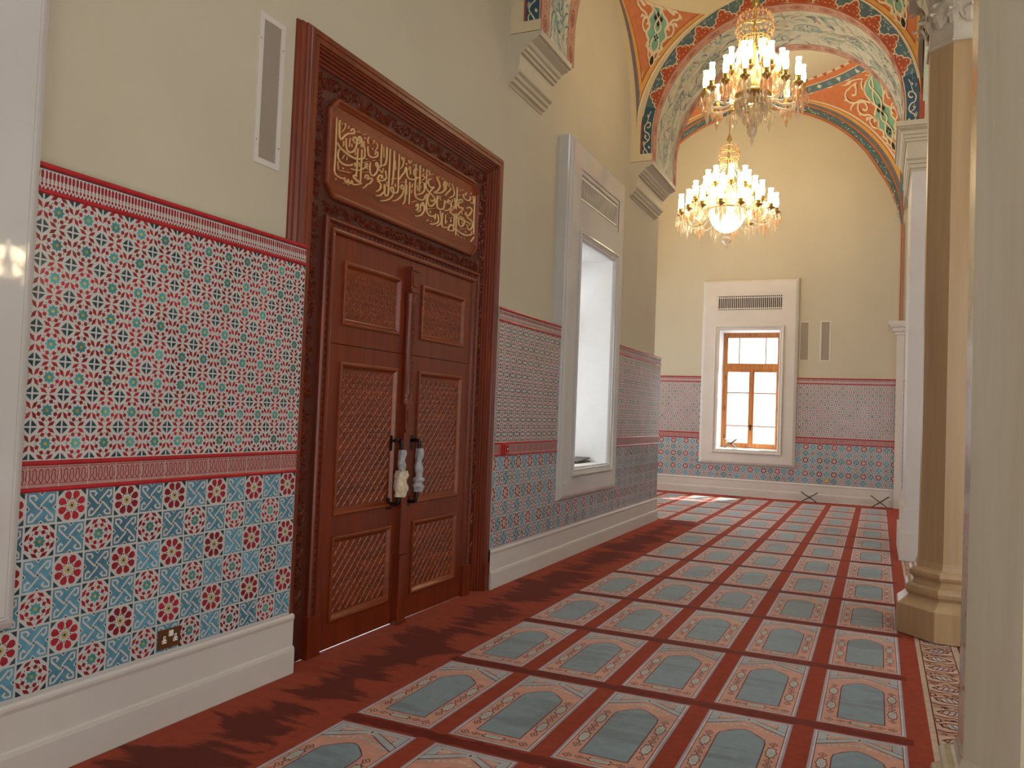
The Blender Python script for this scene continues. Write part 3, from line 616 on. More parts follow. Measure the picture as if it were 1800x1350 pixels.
# transverse arches across the aisle
def arch(name, Y0, Y1, xc, zc, r, z0, label, paint=True, xr=0.42, back=True):
    e = empty(name, (xc, Y0, z0), kind='structure', label=label, category='arch')
    st = zc - z0; Ltot = 2 * st + PI * r
    def path(s):
        if s < st: return (xc - r, z0 + s, -1, 0)
        if s > st + PI * r: return (xc + r, zc - (s - st - PI * r), 1, 0)
        a = PI - (s - st) / r; return (xc + r * math.cos(a), zc + r * math.sin(a), math.cos(a), math.sin(a))
    S = [Ltot * i / 90 for i in range(91)]
    def face(s, t, d, Y=Y0): x, z, nx, nz = path(s); return (min(x + nx * t, xr), Y - d, z + nz * t)
    def soff(s, y, d): x, z, nx, nz = path(s); return (x - nx * d, Y0 + y, z - nz * d)
    W = Y1 - Y0
    b = MB().mat('vault_plaster')
    for s0, s1 in zip(S, S[1:]):
        b.face([face(s0, 0, 0), face(s1, 0, 0), face(s1, .42, 0), face(s0, .42, 0)])
        b.face([face(s0, 0, 0, Y1), face(s1, 0, 0, Y1), face(s1, .6, 0, Y1), face(s0, .6, 0, Y1)])
        b.smooth = True; b.mat('paint_soffit'); b.face([soff(s0, 0, 0), soff(s1, 0, 0), soff(s1, W, 0), soff(s0, W, 0)]); b.mat('vault_plaster'); b.smooth = False
    b.build('arch_body', e)
    T = lambda s: .165 + .075 * math.sin(PI * s / Ltot) ** 2
    b = MB()
    def fstrip(m, k0, k1, d, sa=0, sb=Ltot, absw=False):
        b.mat(m); q = [sa + (sb - sa) * i / 90 for i in range(91)]
        for s0, s1 in zip(q, q[1:]): b.face([face(s0, k0 * T(s0), d), face(s1, k0 * T(s1), d), face(s1, k1 * T(s1), d), face(s0, k1 * T(s0), d)])
    S0, S1 = .10, Ltot - .10
    fstrip('paint_slate', 0, 1, 0.001, S0, S1); fstrip('paint_brick', .93, 1.04, 0.0015, S0, .6); fstrip('paint_brick', .93, 1.3, 0.0015, Ltot - .65, S1)
    fstrip('paint_brick', 0, .05, 0.0015, S0, S1); fstrip('paint_cream', .05, .10, 0.0015, S0, S1)
    fstrip('paint_navy', .10, .93, 0.0012, S0, .72); fstrip('paint_navy', .10, .93, 0.0012, Ltot - .72, S1); fstrip('paint_cream', .96, 1.02, 0.0015, .5, Ltot - .5)
    nl = 13; s_a = .72; step = (Ltot - 2 * s_a) / nl; rnd = random.Random(5)
    for i in range(nl):
        c = s_a + (i + .5) * step; h = step / 2; q = [(c - h, .08), (c - h * .92, .25), (c - h * .66, .30), (c - h * .6, .50), (c - h * .34, .56), (c - h * .25, .76), (c, .88), (c + h * .25, .76), (c + h * .34, .56), (c + h * .6, .50), (c + h * .66, .30), (c + h * .92, .25), (c + h, .08)]
        fT = lambda s, k, d: face(s, k * T(s), d)
        b.mat('paint_brick'); b.poly(fT, q, 0.002)
        b.mat('paint_cream'); b.ribbon(lambda s, w, d: face(s, w, d), [(s, k * T(s)) for s, k in q], .014, 0.003)
        for j in range(9):
            a = 2 * PI * j / 7; rr = .055 if j < 7 else .0; x = c + (rr * math.cos(a)) * 1.2; w = T(c) * .40 + rr * math.sin(a) * .8
            if j >= 7: x = c + (-1) ** j * .10; w = T(c) * .2
            b.mat('paint_pink'); b.poly(lambda s, w, d: face(s, w, d), [(x - .018, w), (x, w + .009), (x + .018, w), (x, w - .009)], 0.003)
        for j in range(10):     # slate and cream flecks between the lobes
            x = c + h + rnd.uniform(-.16, .16); w = T(c) * rnd.uniform(.6, .92); t = rnd.uniform(0, 3); L = .022
            b.mat(rnd.choice(['paint_sage', 'paint_dusk', 'paint_sage'])); b.ribbon(lambda s, w, d: face(s, w, d), [(x - L * math.cos(t), w - L * math.sin(t) * .5), (x, w + .01), (x + L * math.cos(t), w + L * math.sin(t) * .5)], .006, 0.0018)
    b.mat('paint_cream')        # vine on the navy feet
    for sg, base in ((1, S0), (-1, S1)):
        m = lambda pts: [(base + sg * s, w) for s, w in pts]; fn = lambda s, w, d: face(s, w, d)
        for pts, w in (([(0.0, .06), (.05, .09), (.10, .12), (.15, .10), (.18, .06), (.23, .045), (.28, .07), (.30, .11), (.36, .125), (.41, .10), (.42, .06), (.38, .045), (.35, .07), (.36, .09)], .014),
                       ([(.10, .12), (.14, .13), (.17, .12)], .012), ([(.18, .06), (.21, .10), (.24, .115), (.26, .10)], .012), ([(.41, .10), (.47, .09), (.53, .085), (.57, .07)], .010), ([(0, .12), (.04, .125), (.07, .10)], .012)):
            b.ribbon(fn, m(smooth_path(pts, 4)), w, 0.003)
        for x, w in ((.245, .105), (.08, .05), (.50, .10), (.155, .125)): b.poly(fn, m([(x - .02, w - .012), (x + .005, w - .016), (x + .028, w + .004), (x, w + .014)]), 0.003)
    b.build('painted_band', e)
    b = MB(); EW = .20
    for y0 in (0.0, W - EW):
        b.mat('paint_pink'); q = S
        for s0, s1 in zip(q, q[1:]): b.face([soff(s0, y0, .001), soff(s1, y0, .001), soff(s1, y0 + EW, .001), soff(s0, y0 + EW, .001)])
        n = 30
        for i in range(n):
            s = Ltot * (i + .5) / n
            if i % 2: continue
            p = [(s - .085, y0 + EW / 2), (s - .02, y0 + EW / 2 + .052), (s + .06, y0 + EW / 2 + .03), (s + .085, y0 + EW / 2), (s + .06, y0 + EW / 2 - .03), (s - .02, y0 + EW / 2 - .052)]
            b.mat('paint_rose'); b.ribbon(soff, p, .016, .003, closed=True); b.poly(soff, [(s + .6 * (x - s), y0 + EW / 2 + .55 * (y - y0 - EW / 2)) for x, y in p], .003)
            b.mat('paint_rose'); s2 = s + Ltot / n
            for k in range(5):
                a = 2 * PI * k / 5; b.poly(soff, [(s2 + .03 * math.cos(a) - .012, y0 + EW / 2 + .03 * math.sin(a)), (s2 + .03 * math.cos(a), y0 + EW / 2 + .03 * math.sin(a) + .012), (s2 + .03 * math.cos(a) + .012, y0 + EW / 2 + .03 * math.sin(a)), (s2 + .03 * math.cos(a), y0 + EW / 2 + .03 * math.sin(a) - .012)], .003)
        b.mat('paint_rose')
        for y in (y0 + .006, y0 + EW - .006): b.ribbon(soff, [(s, y) for s in S], .010, .002)
    rnd = random.Random(11); mid = W / 2; hw = W / 2 - EW - .03
    nm = 8
    for i in range(nm):         # big flowers and swirling leaves
        s = Ltot * (i + .5) / nm
        b.mat('paint_sea'); p = arc(s, mid, .17, 0, 2 * PI, 14, .10)[:-1]; b.ribbon(soff, p, .022, .003, closed=True)
        for k in range(9):
            a = 2 * PI * k / 9; b.mat('paint_dusk' if k % 2 else 'paint_sea'); x, y = s + .09 * math.cos(a), mid + .055 * math.sin(a)
            b.poly(soff, [(x - .03 * math.cos(a), y - .03 * math.sin(a)), (x - .014 * math.sin(a), y + .014 * math.cos(a)), (x + .035 * math.cos(a), y + .035 * math.sin(a)), (x + .014 * math.sin(a), y - .014 * math.cos(a))], .004)
        for sg in (1, -1):
            for q in (0, 1):
                s3 = s + (q - .5) * Ltot / nm * .9; b.mat('paint_sea' if q else 'paint_sage')
                b.ribbon(soff, spiral(s3, mid + sg * hw * .62, .03, .13, 1.0 * q, .9), [.008 + .016 * math.sin(PI * j / 22) for j in range(23)], .003)
    for i in range(640):
        s = rnd.uniform(0.03, Ltot - .03); y = mid + rnd.uniform(-hw, hw); t = .5 * math.sin(s * 4) + .9 * math.sin(y * 9 + s * 3) + rnd.uniform(-.4, .4); L = rnd.uniform(.03, .085); w = L * rnd.uniform(.22, .42)
        b.mat(rnd.choice(['paint_sage', 'paint_dusk', 'paint_sea', 'paint_sage', 'paint_dusk', 'paint_pink']))
        p = [(s + u * L * math.cos(t) - .35 * u * u * L * math.sin(t), y + u * L * math.sin(t) + .35 * u * u * L * math.cos(t)) for u in (-1, -.4, .2, 1)]
        b.ribbon(soff, p, [w * .3, w, w * 1.1, w * .2], .002 + .001 * (i % 3))
    b.build('soffit_painting', e)
arch('trim_3', 10.60, 12.0, -1.345, 5.42, 1.55, 5.09, 'painted arch with red lobes and floral soffit before the end bay')
arch('trim_4', 6.62, 7.50, -1.345, 5.42, 1.55, 5.09, 'painted arch above the carved door, only its foot in the picture')

# stone corbels under the arches
def corbel(name, y0, y1, levels, label, x0=XW, sx=1, ret=0.0):
    b = MB().mat('corbel_stone')
    rings = []
    for z, p in levels: rings.append([(x0 - sx * .6 * (ret > 0), y0 - p * ret, z), (x0 + sx * p, y0 - p * ret, z), (x0 + sx * p, y1, z), (x0 - sx * .6 * (ret > 0), y1, z)])
    b.loft(rings)
    b.build(name, kind='structure', label=label, category='corbel')
LV = [(.0, .01), (.03, .02), (.03, .05), (.055, .055), (.065, .055), (.072, .08), (.10, .09), (.115, .12), (.135, .125), (.135, .10), (.29, .115), (.29, .14), (.315, .145), (.32, .17), (.345, .175), (.355, .20), (.385, .215), (.41, .28), (.425, .285), (.425, .315), (.475, .32)]
LV = [(4.61 + z, p) for z, p in LV]
corbel('trim_5', 10.60, 12.0, LV, 'stone corbel under the far painted arch beside the tall window')
corbel('trim_6', 6.62, 7.42, LV, 'stone corbel above the right end of the carved door')
corbel('trim_7', 10.66, 12.0, [(4.66 + (z - 4.61) * 1.2, p * .57) for z, p in LV], 'stone corbel capping the white pier on the right', x0=0.30, sx=-1, ret=1.0)
b = MB().mat('stone_white')
b.box(0.30, 0.92, 10.66, 12.0, 0, 5.22); b.mat('stone_white')
b.box(0.27, 0.95, 10.63, 12.03, 0, .60); b.box(0.245, 0.975, 10.605, 12.055, 0, .33)
b.build('wall_pier', kind='structure', label='white stone pier behind the tan column', category='pier')
b = MB().mat('stone_white'); b.box(0.285, 0.42, 17.25, 17.48, 0, 3.36)
b.loft([[(0.285 - p, 17.25 - p * .6, z), (0.43, 17.25 - p * .6, z), (0.43, 17.48, z), (0.285 - p, 17.48, z)] for z, p in ((3.36, 0), (3.38, .03), (3.42, .035), (3.44, .07), (3.50, .085), (3.53, .13), (3.56, .135), (3.56, .15), (3.635, .155))])
b.build('trim_8', kind='structure', label='slim white pilaster with moulded cap at the right end of the far wall', category='pilaster')

# arcade wall on the right over the columns
b = MB().mat('plaster')
def arcade(b, ya, yb, zc=5.45, zt=7.75):
    yc, r = (ya + yb) / 2, (yb - ya) / 2; A = [PI * i / 40 for i in range(41)]
    for a0, a1 in zip(A, A[1:]):
        p = [(yc + r * math.cos(a), zc + r * math.sin(a)) for a in (a0, a1)]
        for x in (0.40, 1.0): b.face([(x, p[0][0], p[0][1]), (x, p[1][0], p[1][1]), (x, p[1][0], zt), (x, p[0][0], zt)])
        b.mat('paint_sage'); b.face([(.40, *p[0]), (.40, *p[1]), (1.0, *p[1]), (1.0, *p[0])]); b.mat('plaster')
for ya, yb in ((7.42, 10.6), (3.82, 6.75), (.22, 3.15), (-3.4, -.45)): arcade(b, ya, yb)
for ya, yb in ((6.75, 7.42), (3.15, 3.82), (-.45, .22), (10.6, 12.0)): b.box(.40, 1.0, ya, yb, 5.15, 7.75)
b.build('wall_arcade', kind='structure', label='arcaded wall carried by the columns on the right', category='wall')
# ------------------------------------------------------------------ tiled dados
TP = 0.1362
def rot(p, k): 
    for _ in range(k % 4): p = [(-y, x) for x, y in p]
    return p
def pol(r, deg): a = math.radians(90 - deg); return (r * math.cos(a), r * math.sin(a))
STAR = [pol(.195 if i % 2 == 0 else .145, i * 22.5) for i in range(16)]
OCT = [pol(.055, 22.5 + 45 * i) for i in range(8)]
RHOMB = [pol(.487, 3.5), pol(.492, 25), pol(.415, 41), pol(.375, 17)]
RHOMB2 = [(-x, y) for x, y in RHOMB][::-1]
TRI = [pol(.212, 22.5), pol(.292, 6.5), pol(.352, 18), pol(.352, 27), pol(.292, 38.5)]
CORN = [(.472, .472), (.285, .472), (.375, .375), (.472, .285)]
PETAL = [pol(.175, 22.5), pol(.27, 6), pol(.37, 3.5), pol(.455, 11), pol(.475, 22.5), pol(.455, 34), pol(.37, 41.5), pol(.27, 39)]
HOOK = [(-.03, .075), (.27, .375), (.385, .385), (.385, .23), (.30, .155), (.235, .22)]
def tile(b, fn, u, w, kind, rnd, s=TP, lod=0):
    T = lambda pts: [(u + x * s, w + y * s) for x, y in pts]; b.tint = rnd.random(); D = .0006
    if kind == 'A':
        b.mat('glaze_teal'); b.poly(fn, T(STAR), D)
        b.mat('glaze_yellow'); b.poly(fn, T(OCT), 2 * D)
        for k in range(4):
            b.mat('glaze_red'); b.poly(fn, T(rot(RHOMB, k)), D); b.poly(fn, T(rot(RHOMB2, k)), D)
            b.mat('glaze_navy'); b.poly(fn, T(rot(CORN, k)), D)
        for k in range(8):
            c = math.cos(-k * PI / 4); d = math.sin(-k * PI / 4); R8 = lambda P: [(x * c - y * d, x * d + y * c) for x, y in P]
            b.mat('glaze_red'); b.poly(fn, T(R8(TRI)), D)
            b.mat('glaze_navy'); q = pol(.318, k * 45); b.poly(fn, T([(q[0], q[1] + .022), (q[0] + .022, q[1]), (q[0], q[1] - .022), (q[0] - .022, q[1])]), D)
    elif kind == 'B':
        b.mat('glaze_gold'); b.poly(fn, T([pol(.125, 22.5 + 45 * i) for i in range(8)]), D)
        b.mat('glaze_navy'); b.poly(fn, T([pol(.045, 45 * i) for i in range(8)]), 2 * D)
        for k in range(8):
            c = math.cos(-k * PI / 4); d = math.sin(-k * PI / 4); R8 = lambda P: [(x * c - y * d, x * d + y * c) for x, y in P]
            b.mat('glaze_red'); b.poly(fn, T(R8(PETAL)), D)
            b.mat('glaze_navy'); b.poly(fn, T(R8([pol(.16, 0), pol(.215, -6), pol(.235, 0), pol(.215, 6)])), D)
        b.mat('glaze_navy')
        for k in range(4): b.poly(fn, T(rot(CORN, k)), D)
    else:
        b.mat('glaze_blue'); b.poly(fn, T([(-.462, -.462), (.462, -.462), (.462, .462), (-.462, .462)]), D)
        b.mat('glaze_white')
        for k in range(4): b.ribbon(fn, T(rot(HOOK, k)), .058 * s, 2 * D)
        for k in range(4): b.poly(fn, T(rot([(-.12, .475), (.12, .475), (0, .355)], k)), 2 * D)
        b.poly(fn, T([(0, .09), (.09, 0), (0, -.09), (-.09, 0)]), 2 * D)
        b.mat('glaze_navy'); b.poly(fn, T([(0, .045), (.045, 0), (0, -.045), (-.045, 0)]), 3 * D)
        for k in range(4): b.poly(fn, T(rot([(-.06, .462), (.06, .462), (0, .40)], k)), 3 * D)
    b.tint = .5
def halfround(b, fn, u0, u1, w, r, d0=0.0, n=6):
    pts = [(w + r * math.cos(PI * k / n), d0 + r * .9 * math.sin(PI * k / n)) for k in range(n + 1)]
    b.smooth = True; b.loft([[fn(u, ww, dd) for ww, dd in pts] for u in (u0, u1)], True, True, False); b.smooth = False
def dado(parent, fn, segs, low, u_org, z0, lz0, seed):
    """segs: spans with the full height; low: spans with only the tiles under a window"""
    rnd = random.Random(seed)
    full = [(a, c, True) for a, c in segs] + [(a, c, False) for a, c in low]
    def fld(kind):
        def f(b):
            for a, c, hi in full:
                if kind == 'up' and not hi: continue
                top = (2.39 if kind == 'up' else 1.185) if hi else .70
                bot = 1.29 if kind == 'up' else .30
                b.mat('glaze_white'); b.face([fn(a, bot, 0), fn(c, bot, 0), fn(c, top, 0), fn(a, top, 0)]) 
                n0, n1 = math.ceil((a - u_org) / TP - .5), math.floor((c - u_org) / TP + .5)
                for n in range(n0, n1 + 1):
                    u = u_org + n * TP
                    fc = (lambda uu, ww, dd, lo=a, hi_=c: fn(min(max(uu, lo), hi_), ww, dd)) if (u - TP / 2 < a or u + TP / 2 > c) else fn
                    if u + TP / 2 < a + .01 or u - TP / 2 > c - .01: continue
                    for k in range(8 if kind == 'up' else 6):
                        w = (z0 if kind == 'up' else lz0) - k * TP
                        if w > top: continue
                        kd = 'A' if kind == 'up' else ('C' if (n + k) % 2 == 0 else ('B' if k % 2 == 0 else 'A'))
                        tile(b, fc, u, w, kd, rnd)
        return f
    part(parent, 'rosette_tiles', fld('up'), 'white tiles with red rings and teal stars')
    part(parent, 'checker_tiles', fld('low'), 'blue knot tiles alternating with red flower tiles')
    def band_top(b):
        for a, c in segs:
            b.mat('glaze_pink'); b.mat('glaze_white'); b.face([fn(a, 2.39, .001), fn(c, 2.39, .001), fn(c, 2.50, .001), fn(a, 2.50, .001)])
            n = int((c - a) / .0172)
            b.mat('glaze_red')
            for i in range(n):
                u = a + (i + .5) * (c - a) / n; h = .0062
                b.poly(fn, [(u - h, 2.452), (u, 2.442), (u + h, 2.452), (u + h, 2.474), (u, 2.482), (u - h, 2.474)], .0018)
                b.poly(fn, [(u, 2.447), (u - .0035, 2.436), (u + .0035, 2.436)], .0018)
                for q in (0, 1):
                    w = 2.424 - q * .017; uu = u + q * .0086; b.poly(fn, [(uu - .0062, w), (uu, w + .0105), (uu + .0062, w), (uu, w - .0105)], .0018)
            b.mat('grout'); k = math.ceil((a - u_org) / TP - .5)
            while u_org + (k + .5) * TP < c:
                u = u_org + (k + .5) * TP; k += 1
                if u > a: b.poly(fn, [(u - .0015, 2.39), (u + .0015, 2.39), (u + .0015, 2.486), (u - .0015, 2.486)], .0022)
            b.mat('glaze_rail'); halfround(b, fn, a, c, 2.500, .0125); halfround(b, fn, a, c, 2.395, .0105)
            b.mat('glaze_navy'); b.poly(fn, [(a, 2.484), (c, 2.484), (c, 2.488), (a, 2.488)], .002)
    part(parent, 'top_border', band_top, 'red and white border strip between red rails')
    def band_mid(b):
        for a, c in segs:
            b.mat('glaze_pink'); b.face([fn(a, 1.175, .001), fn(c, 1.175, .001), fn(c, 1.295, .001), fn(a, 1.295, .001)])
            n = int((c - a) / .0272); b.mat('glaze_red')
            for i in range(n):
                u = a + (i + .5) * (c - a) / n
                p = [(u, 1.264), (u + .0075, 1.256), (u + .006, 1.246), (u + .010, 1.226), (u + .005, 1.214), (u, 1.208), (u - .005, 1.214), (u - .010, 1.226), (u - .006, 1.246), (u - .0075, 1.256)]
                b.ribbon(fn, p, .0038, .002, closed=True)
            for w in (1.205, 1.272): b.poly(fn, [(a, w - .0012), (c, w - .0012), (c, w + .0012), (a, w + .0012)], .002)
            b.mat('grout'); k = math.ceil((a - u_org) / TP - .5)
            while u_org + (k + .5) * TP < c:
                u = u_org + (k + .5) * TP; k += 1
                if u > a: b.poly(fn, [(u - .0015, 1.18), (u + .0015, 1.18), (u + .0015, 1.29), (u - .0015, 1.29)], .0022)
            b.mat('glaze_rail'); halfround(b, fn, a, c, 1.289, .0105); halfround(b, fn, a, c, 1.180, .0105)
    part(parent, 'middle_border', band_mid, 'pink border strip with a teardrop chain between red rails')
XD = -3.10
d1 = empty('wall_dado', (XD, 5, 0), kind='structure', label='tiled dado along the side wall either side of the carved door', category='tiling')
def back1(b):
    b.mat('grout')
    for a, c, t in ((1.90, 3.755, 2.512), (6.42, 8.05, 2.512), (9.75, 12.25, 2.512), (-.2, 1.95, .72), (8.0, 9.8, .72)): b.box(XW - .02, XD - .0004, a, c, 0, t)
    b.box(-5.42, XW, 12.2, 12.255, 0, 2.512)
part(d1, 'backing', back1)
dado(d1, onwall(XD), [(1.95, 3.76), (6.42, 8.05), (9.80, 12.255)], [(-.2, 1.95), (8.05, 9.80)], 2.194, 2.3218, 1.1055, 21)
YD = 17.45
d2 = empty('wall_dado_far', (-1, YD, 0), kind='structure', label='tiled dado along the far wall under the wooden window', category='tiling')
part(d2, 'backing', lambda b: (b.mat('grout'), b.box(-5.42, -3.40, YD + .0004, 17.49, 0, 2.50), b.box(-1.66, .30, YD + .0004, 17.49, 0, 2.50), b.box(.42, 3.6, YD + .0004, 17.49, 0, 2.50), b.box(-3.42, -1.64, YD + .0004, 17.49, 0, .72)))
dado(d2, onfar(YD), [(-5.42, -3.42), (-1.64, .29), (.42, 3.6)], [(-3.42, -1.64)], -.534 - TP, 2.3118, 1.1055, 22)

# baseboards
def baseboard(name, fn, u0, u1, label, caps=True):
    prof = [(0, .0), (0, .135), (-.004, .152), (-.016, .158), (-.016, .300), (-.013, .310), (-.010, .318), (-.010, .330), (-.018, .340), (-.030, .345), (-.09, .345), (-.09, 0)]
    b = MB().mat('stone_white'); b.loft([[fn(u, w, d) for d, w in prof] for u in (u0, u1)])
    return b.build(name, kind='structure', label=label, category='baseboard')
bl = onwall(-3.08)
baseboard('baseboard_left', bl, -3.9, 3.80, 'white stepped skirting left of the carved door')
baseboard('baseboard_right', bl, 6.42, 12.28, 'white stepped skirting right of the carved door')
baseboard('baseboard_far', onfar(17.42), -5.42, 3.6, 'white stepped skirting along the far wall')

# ------------------------------------------------------------------ windows
def surround(parent, fn, uc, front, deep, sill_d, mat='marble', joint=True):
    """stone window surround; fn(u,w,d) with d = 0 on its front face"""
    U = lambda x: uc + x
    def slab(b):
        b.mat(mat)
        ow, iw = .99, .71
        prof = [(0.0, front), (0.0, .055), (.012, .040), (.012, .030), (.018, .026), (.034, .016), (.046, .012), (.050, .005), (.060, .005), (.066, .0)]
        # outer edge moulding swept around the slab
        rings = []
        for x, z in ((-1, 0), (-1, 1), (1, 1), (1, 0)):
            rings.append([fn(U(x * (ow - e)), (4.585 - e) if z else (.645 + e), -d) for e, d in prof])
        b.loft(rings + [rings[0]], False, False, False)
        e = .066
        def flat(u0, u1, w0, w1): b.face([fn(U(u0), w0, 0), fn(U(u1), w0, 0), fn(U(u1), w1, 0), fn(U(u0), w1, 0)])
        O = ow - e
        flat(-O, -iw, .645 + e, 4.585 - e); flat(iw, O, .645 + e, 4.585 - e); flat(-iw, iw, .645 + e, .915); flat(-iw, iw, 3.585, 3.885); flat(-iw, iw, 4.285, 4.585 - e)
        if joint:
            b.mat('grout')
            for w in (1.62, 2.62, 3.58):
                for s in (-1, 1): b.face([fn(U(s * iw), w, .0006), fn(U(s * O), w, .0006), fn(U(s * O), w + .003, .0006), fn(U(s * iw), w + .003, .0006)])
    part(parent, 'surround', slab)
    def mould(b):
        b.mat(mat); prof = [(.71, 0), (.71, .022), (.70, .028), (.688, .028), (.684, .016), (.668, .012), (.652, .004), (.648, .012), (.636, .012), (.630, 0), (.620, -.012), (.62, -.05)]
        rings = []
        for x, z in ((-1, 0), (-1, 1), (1, 1), (1, 0)):
            rings.append([fn(U(x * h), (2.25 + (h + .63)) if z else (2.25 - (h + .63)) , d) for h, d in prof])
        rr = []
        for x, z in ((-1, 0), (-1, 1), (1, 1), (1, 0)):
            rr.append([fn(U(x * h), (3.505 + (h - .62)) if z else (.985 - (h - .62)), d) for h, d in prof])
        b.loft(rr + [rr[0]], False, False, False)
    part(parent, 'moulding', mould)
    def grille(b):
        b.mat(mat)
        for u0, u1, w0, w1 in ((-.71, .71, 4.235, 4.285), (-.71, .71, 3.885, 3.935), (-.71, -.665, 3.935, 4.235), (.665, .71, 3.935, 4.235)):
            p, q = fn(U(u0), w0, -.03), fn(U(u1), w1, -.006); b.box(min(p[0], q[0]), max(p[0], q[0]), min(p[1], q[1]), max(p[1], q[1]), w0, w1)
        b.mat('grille_dark'); b.face([fn(U(-.71), 3.88, -.075), fn(U(.71), 3.88, -.075), fn(U(.71), 4.29, -.075), fn(U(-.71), 4.29, -.075)])
        b.mat('grille_white'); n = 33
        def bar(u0, u1, w0, w1, d0, d1): p, q = fn(U(u0), w0, d0), fn(U(u1), w1, d1); b.box(min(p[0], q[0]), max(p[0], q[0]), min(p[1], q[1]), max(p[1], q[1]), w0, w1)
        for i in range(n + 1):
            u = -.655 + 1.31 * i / n; bar(u - .0065, u + .0065, 3.935, 4.235, -.017, -.014)
        for w in (3.965, 4.198): bar(-.665, .665, w - .008, w + .008, -.019, -.012)
    part(parent, 'air_grille', grille, 'white slatted air grille above the window')
    def rev(b):
        b.mat('reveal'); d = -deep
        for (u0, w0), (u1, w1) in (((-.617, .988), (-.617, 3.502)), ((-.617, 3.502), (.617, 3.502)), ((.617, 3.502), (.617, .988)), ((.617, .988), (-.617, .988))):
            b.face([fn(U(u0), w0, -.03), fn(U(u1), w1, -.03), fn(U(u1), w1, d), fn(U(u0), w0, d)])
    part(parent, 'reveal', rev)
def casement(parent, fn, uc, dd):
    """wooden window: frame, transom light, two casements with thin bars, panes, hinges, catch; dd = depth of its face"""
    U = lambda x: uc + x
    def bar(b, u0, u1, w0, w1, d0, d1):
        p, q = fn(U(u0), w0, -dd - d0), fn(U(u1), w1, -dd - d1); b.box(min(p[0], q[0]), max(p[0], q[0]), min(p[1], q[1]), max(p[1], q[1]), w0, w1)
    def fr(b):
        b.mat('window_wood')
        bar(b, -.62, -.56, .985, 3.505, 0, .09); bar(b, .56, .62, .985, 3.505, 0, .09); bar(b, -.56, .56, 3.43, 3.505, 0, .09); bar(b, -.56, .56, .985, 1.03, 0, .09); bar(b, -.56, .56, 2.70, 2.80, -.01, .09)
    part(parent, 'frame', fr)
    def tl(b):
        b.mat('window_wood')
        for u0, u1, w0, w1 in ((-.56, .56, 3.395, 3.43), (-.56, .56, 2.80, 2.835), (-.56, -.525, 2.835, 3.395), (.525, .56, 2.835, 3.395)): bar(b, u0, u1, w0, w1, .01, .06)
        for u in (-.28, .28): bar(b, u - .011, u + .011, 2.835, 3.395, .02, .04)
    t = part(parent, 'transom_light', tl)
    part(t, 'pane', lambda b: (b.mat('pane_glass'), bar(b, -.525, .525, 2.835, 3.395, .028, .034)))
    for s in (-1, 1):
        a, c = (-.56, -.005) if s < 0 else (.005, .56)
        def cs(b):
            b.mat('window_wood')
            for u0, u1, w0, w1 in ((a, c, 2.645, 2.70), (a, c, 1.03, 1.10), (a, a + .05, 1.10, 2.645), (c - .05, c, 1.10, 2.645)): bar(b, u0, u1, w0, w1, 0, .055)
            if s < 0: bar(b, c - .02, c + .035, 1.05, 2.69, -.018, 0)
            for w in (2.19, 1.47): bar(b, a + .05, c - .05, w - .013, w + .013, .01, .045)
        k = part(parent, 'casement', cs)
        part(k, 'pane', lambda b: (b.mat('pane_glass'), bar(b, a + .05, c - .05, 1.10, 2.645, .024, .030)))
        for w in (1.22, 1.85, 2.52):
            part(k, 'hinge', lambda b: (b.mat('bronze_plate'), bar(b, (a - .012) if s < 0 else (c - .012), (a + .012) if s < 0 else (c + .012), w - .05, w + .05, -.014, 0)))
    part(parent, 'catch', lambda b: (b.mat('iron'), bar(b, -.035, .035, 1.46, 1.485, -.03, -.018), bar(b, -.012, .012, 1.38, 1.50, -.034, -.018)))
def left_window(name, uc, label, reveal_d=.66):
    w = empty(name, (XW, uc, .985), kind='structure', label=label, category='window')
    surround(w, onwall(-3.035), uc, .165, reveal_d, 0)
    casement(w, onwall(-3.035), uc, .62)
    return w
left_window('window_1', 8.93, 'tall deep window in a white stone surround right of the carved door')
left_window('window_3', 1.10, 'white stone window surround at the left edge of the picture')
w2 = empty('window_2', (-2.535, YF, .985), kind='structure', label='wooden casement window in a stone surround on the far wall', category='window')
surround(w2, onfar(17.40), -2.535, .08, .66, 0, 'stone_white', False)
casement(w2, onfar(17.40), -2.535, .58)

# ------------------------------------------------------------------ carved door
door = empty('door_1', (-3.15, 5.07, 0), kind='structure', label='carved mahogany double door with gilt calligraphy panel', category='door')
DW = onwall(0)
def lw(x): return onwall(x)
def frame_sweep(b, prof, y0, y1, zt):
    """prof: (inset from the outer edge, x) swept up the left jamb, over the head and down the right"""
    rings = [[(x, y0 + e, 0.0) for e, x in prof], [(x, y0 + e, zt - e) for e, x in prof], [(x, y1 - e, zt - e) for e, x in prof], [(x, y1 - e, 0.0) for e, x in prof]]
    b.loft(rings, True, True, False)
def arch_mould(b):
    b.mat('mahogany')
    prof = [(0, -3.215), (0, -3.185), (.006, -3.178), (.010, -3.172), (.010, -3.158), (.018, -3.150), (.024, -3.142), (.024, -3.128), (.034, -3.120), (.040, -3.110), (.048, -3.107), (.072, -3.107), (.076, -3.113), (.080, -3.107), (.112, -3.107), (.116, -3.118), (.126, -3.122), (.128, -3.134), (.140, -3.140), (.142, -3.152), (.154, -3.158), (.156, -3.172), (.170, -3.178), (.172, -3.19), (.186, -3.196), (.19, -3.215)]
    frame_sweep(b, prof, 3.690, 6.452, 3.862)
part(door, 'architrave', arch_mould)
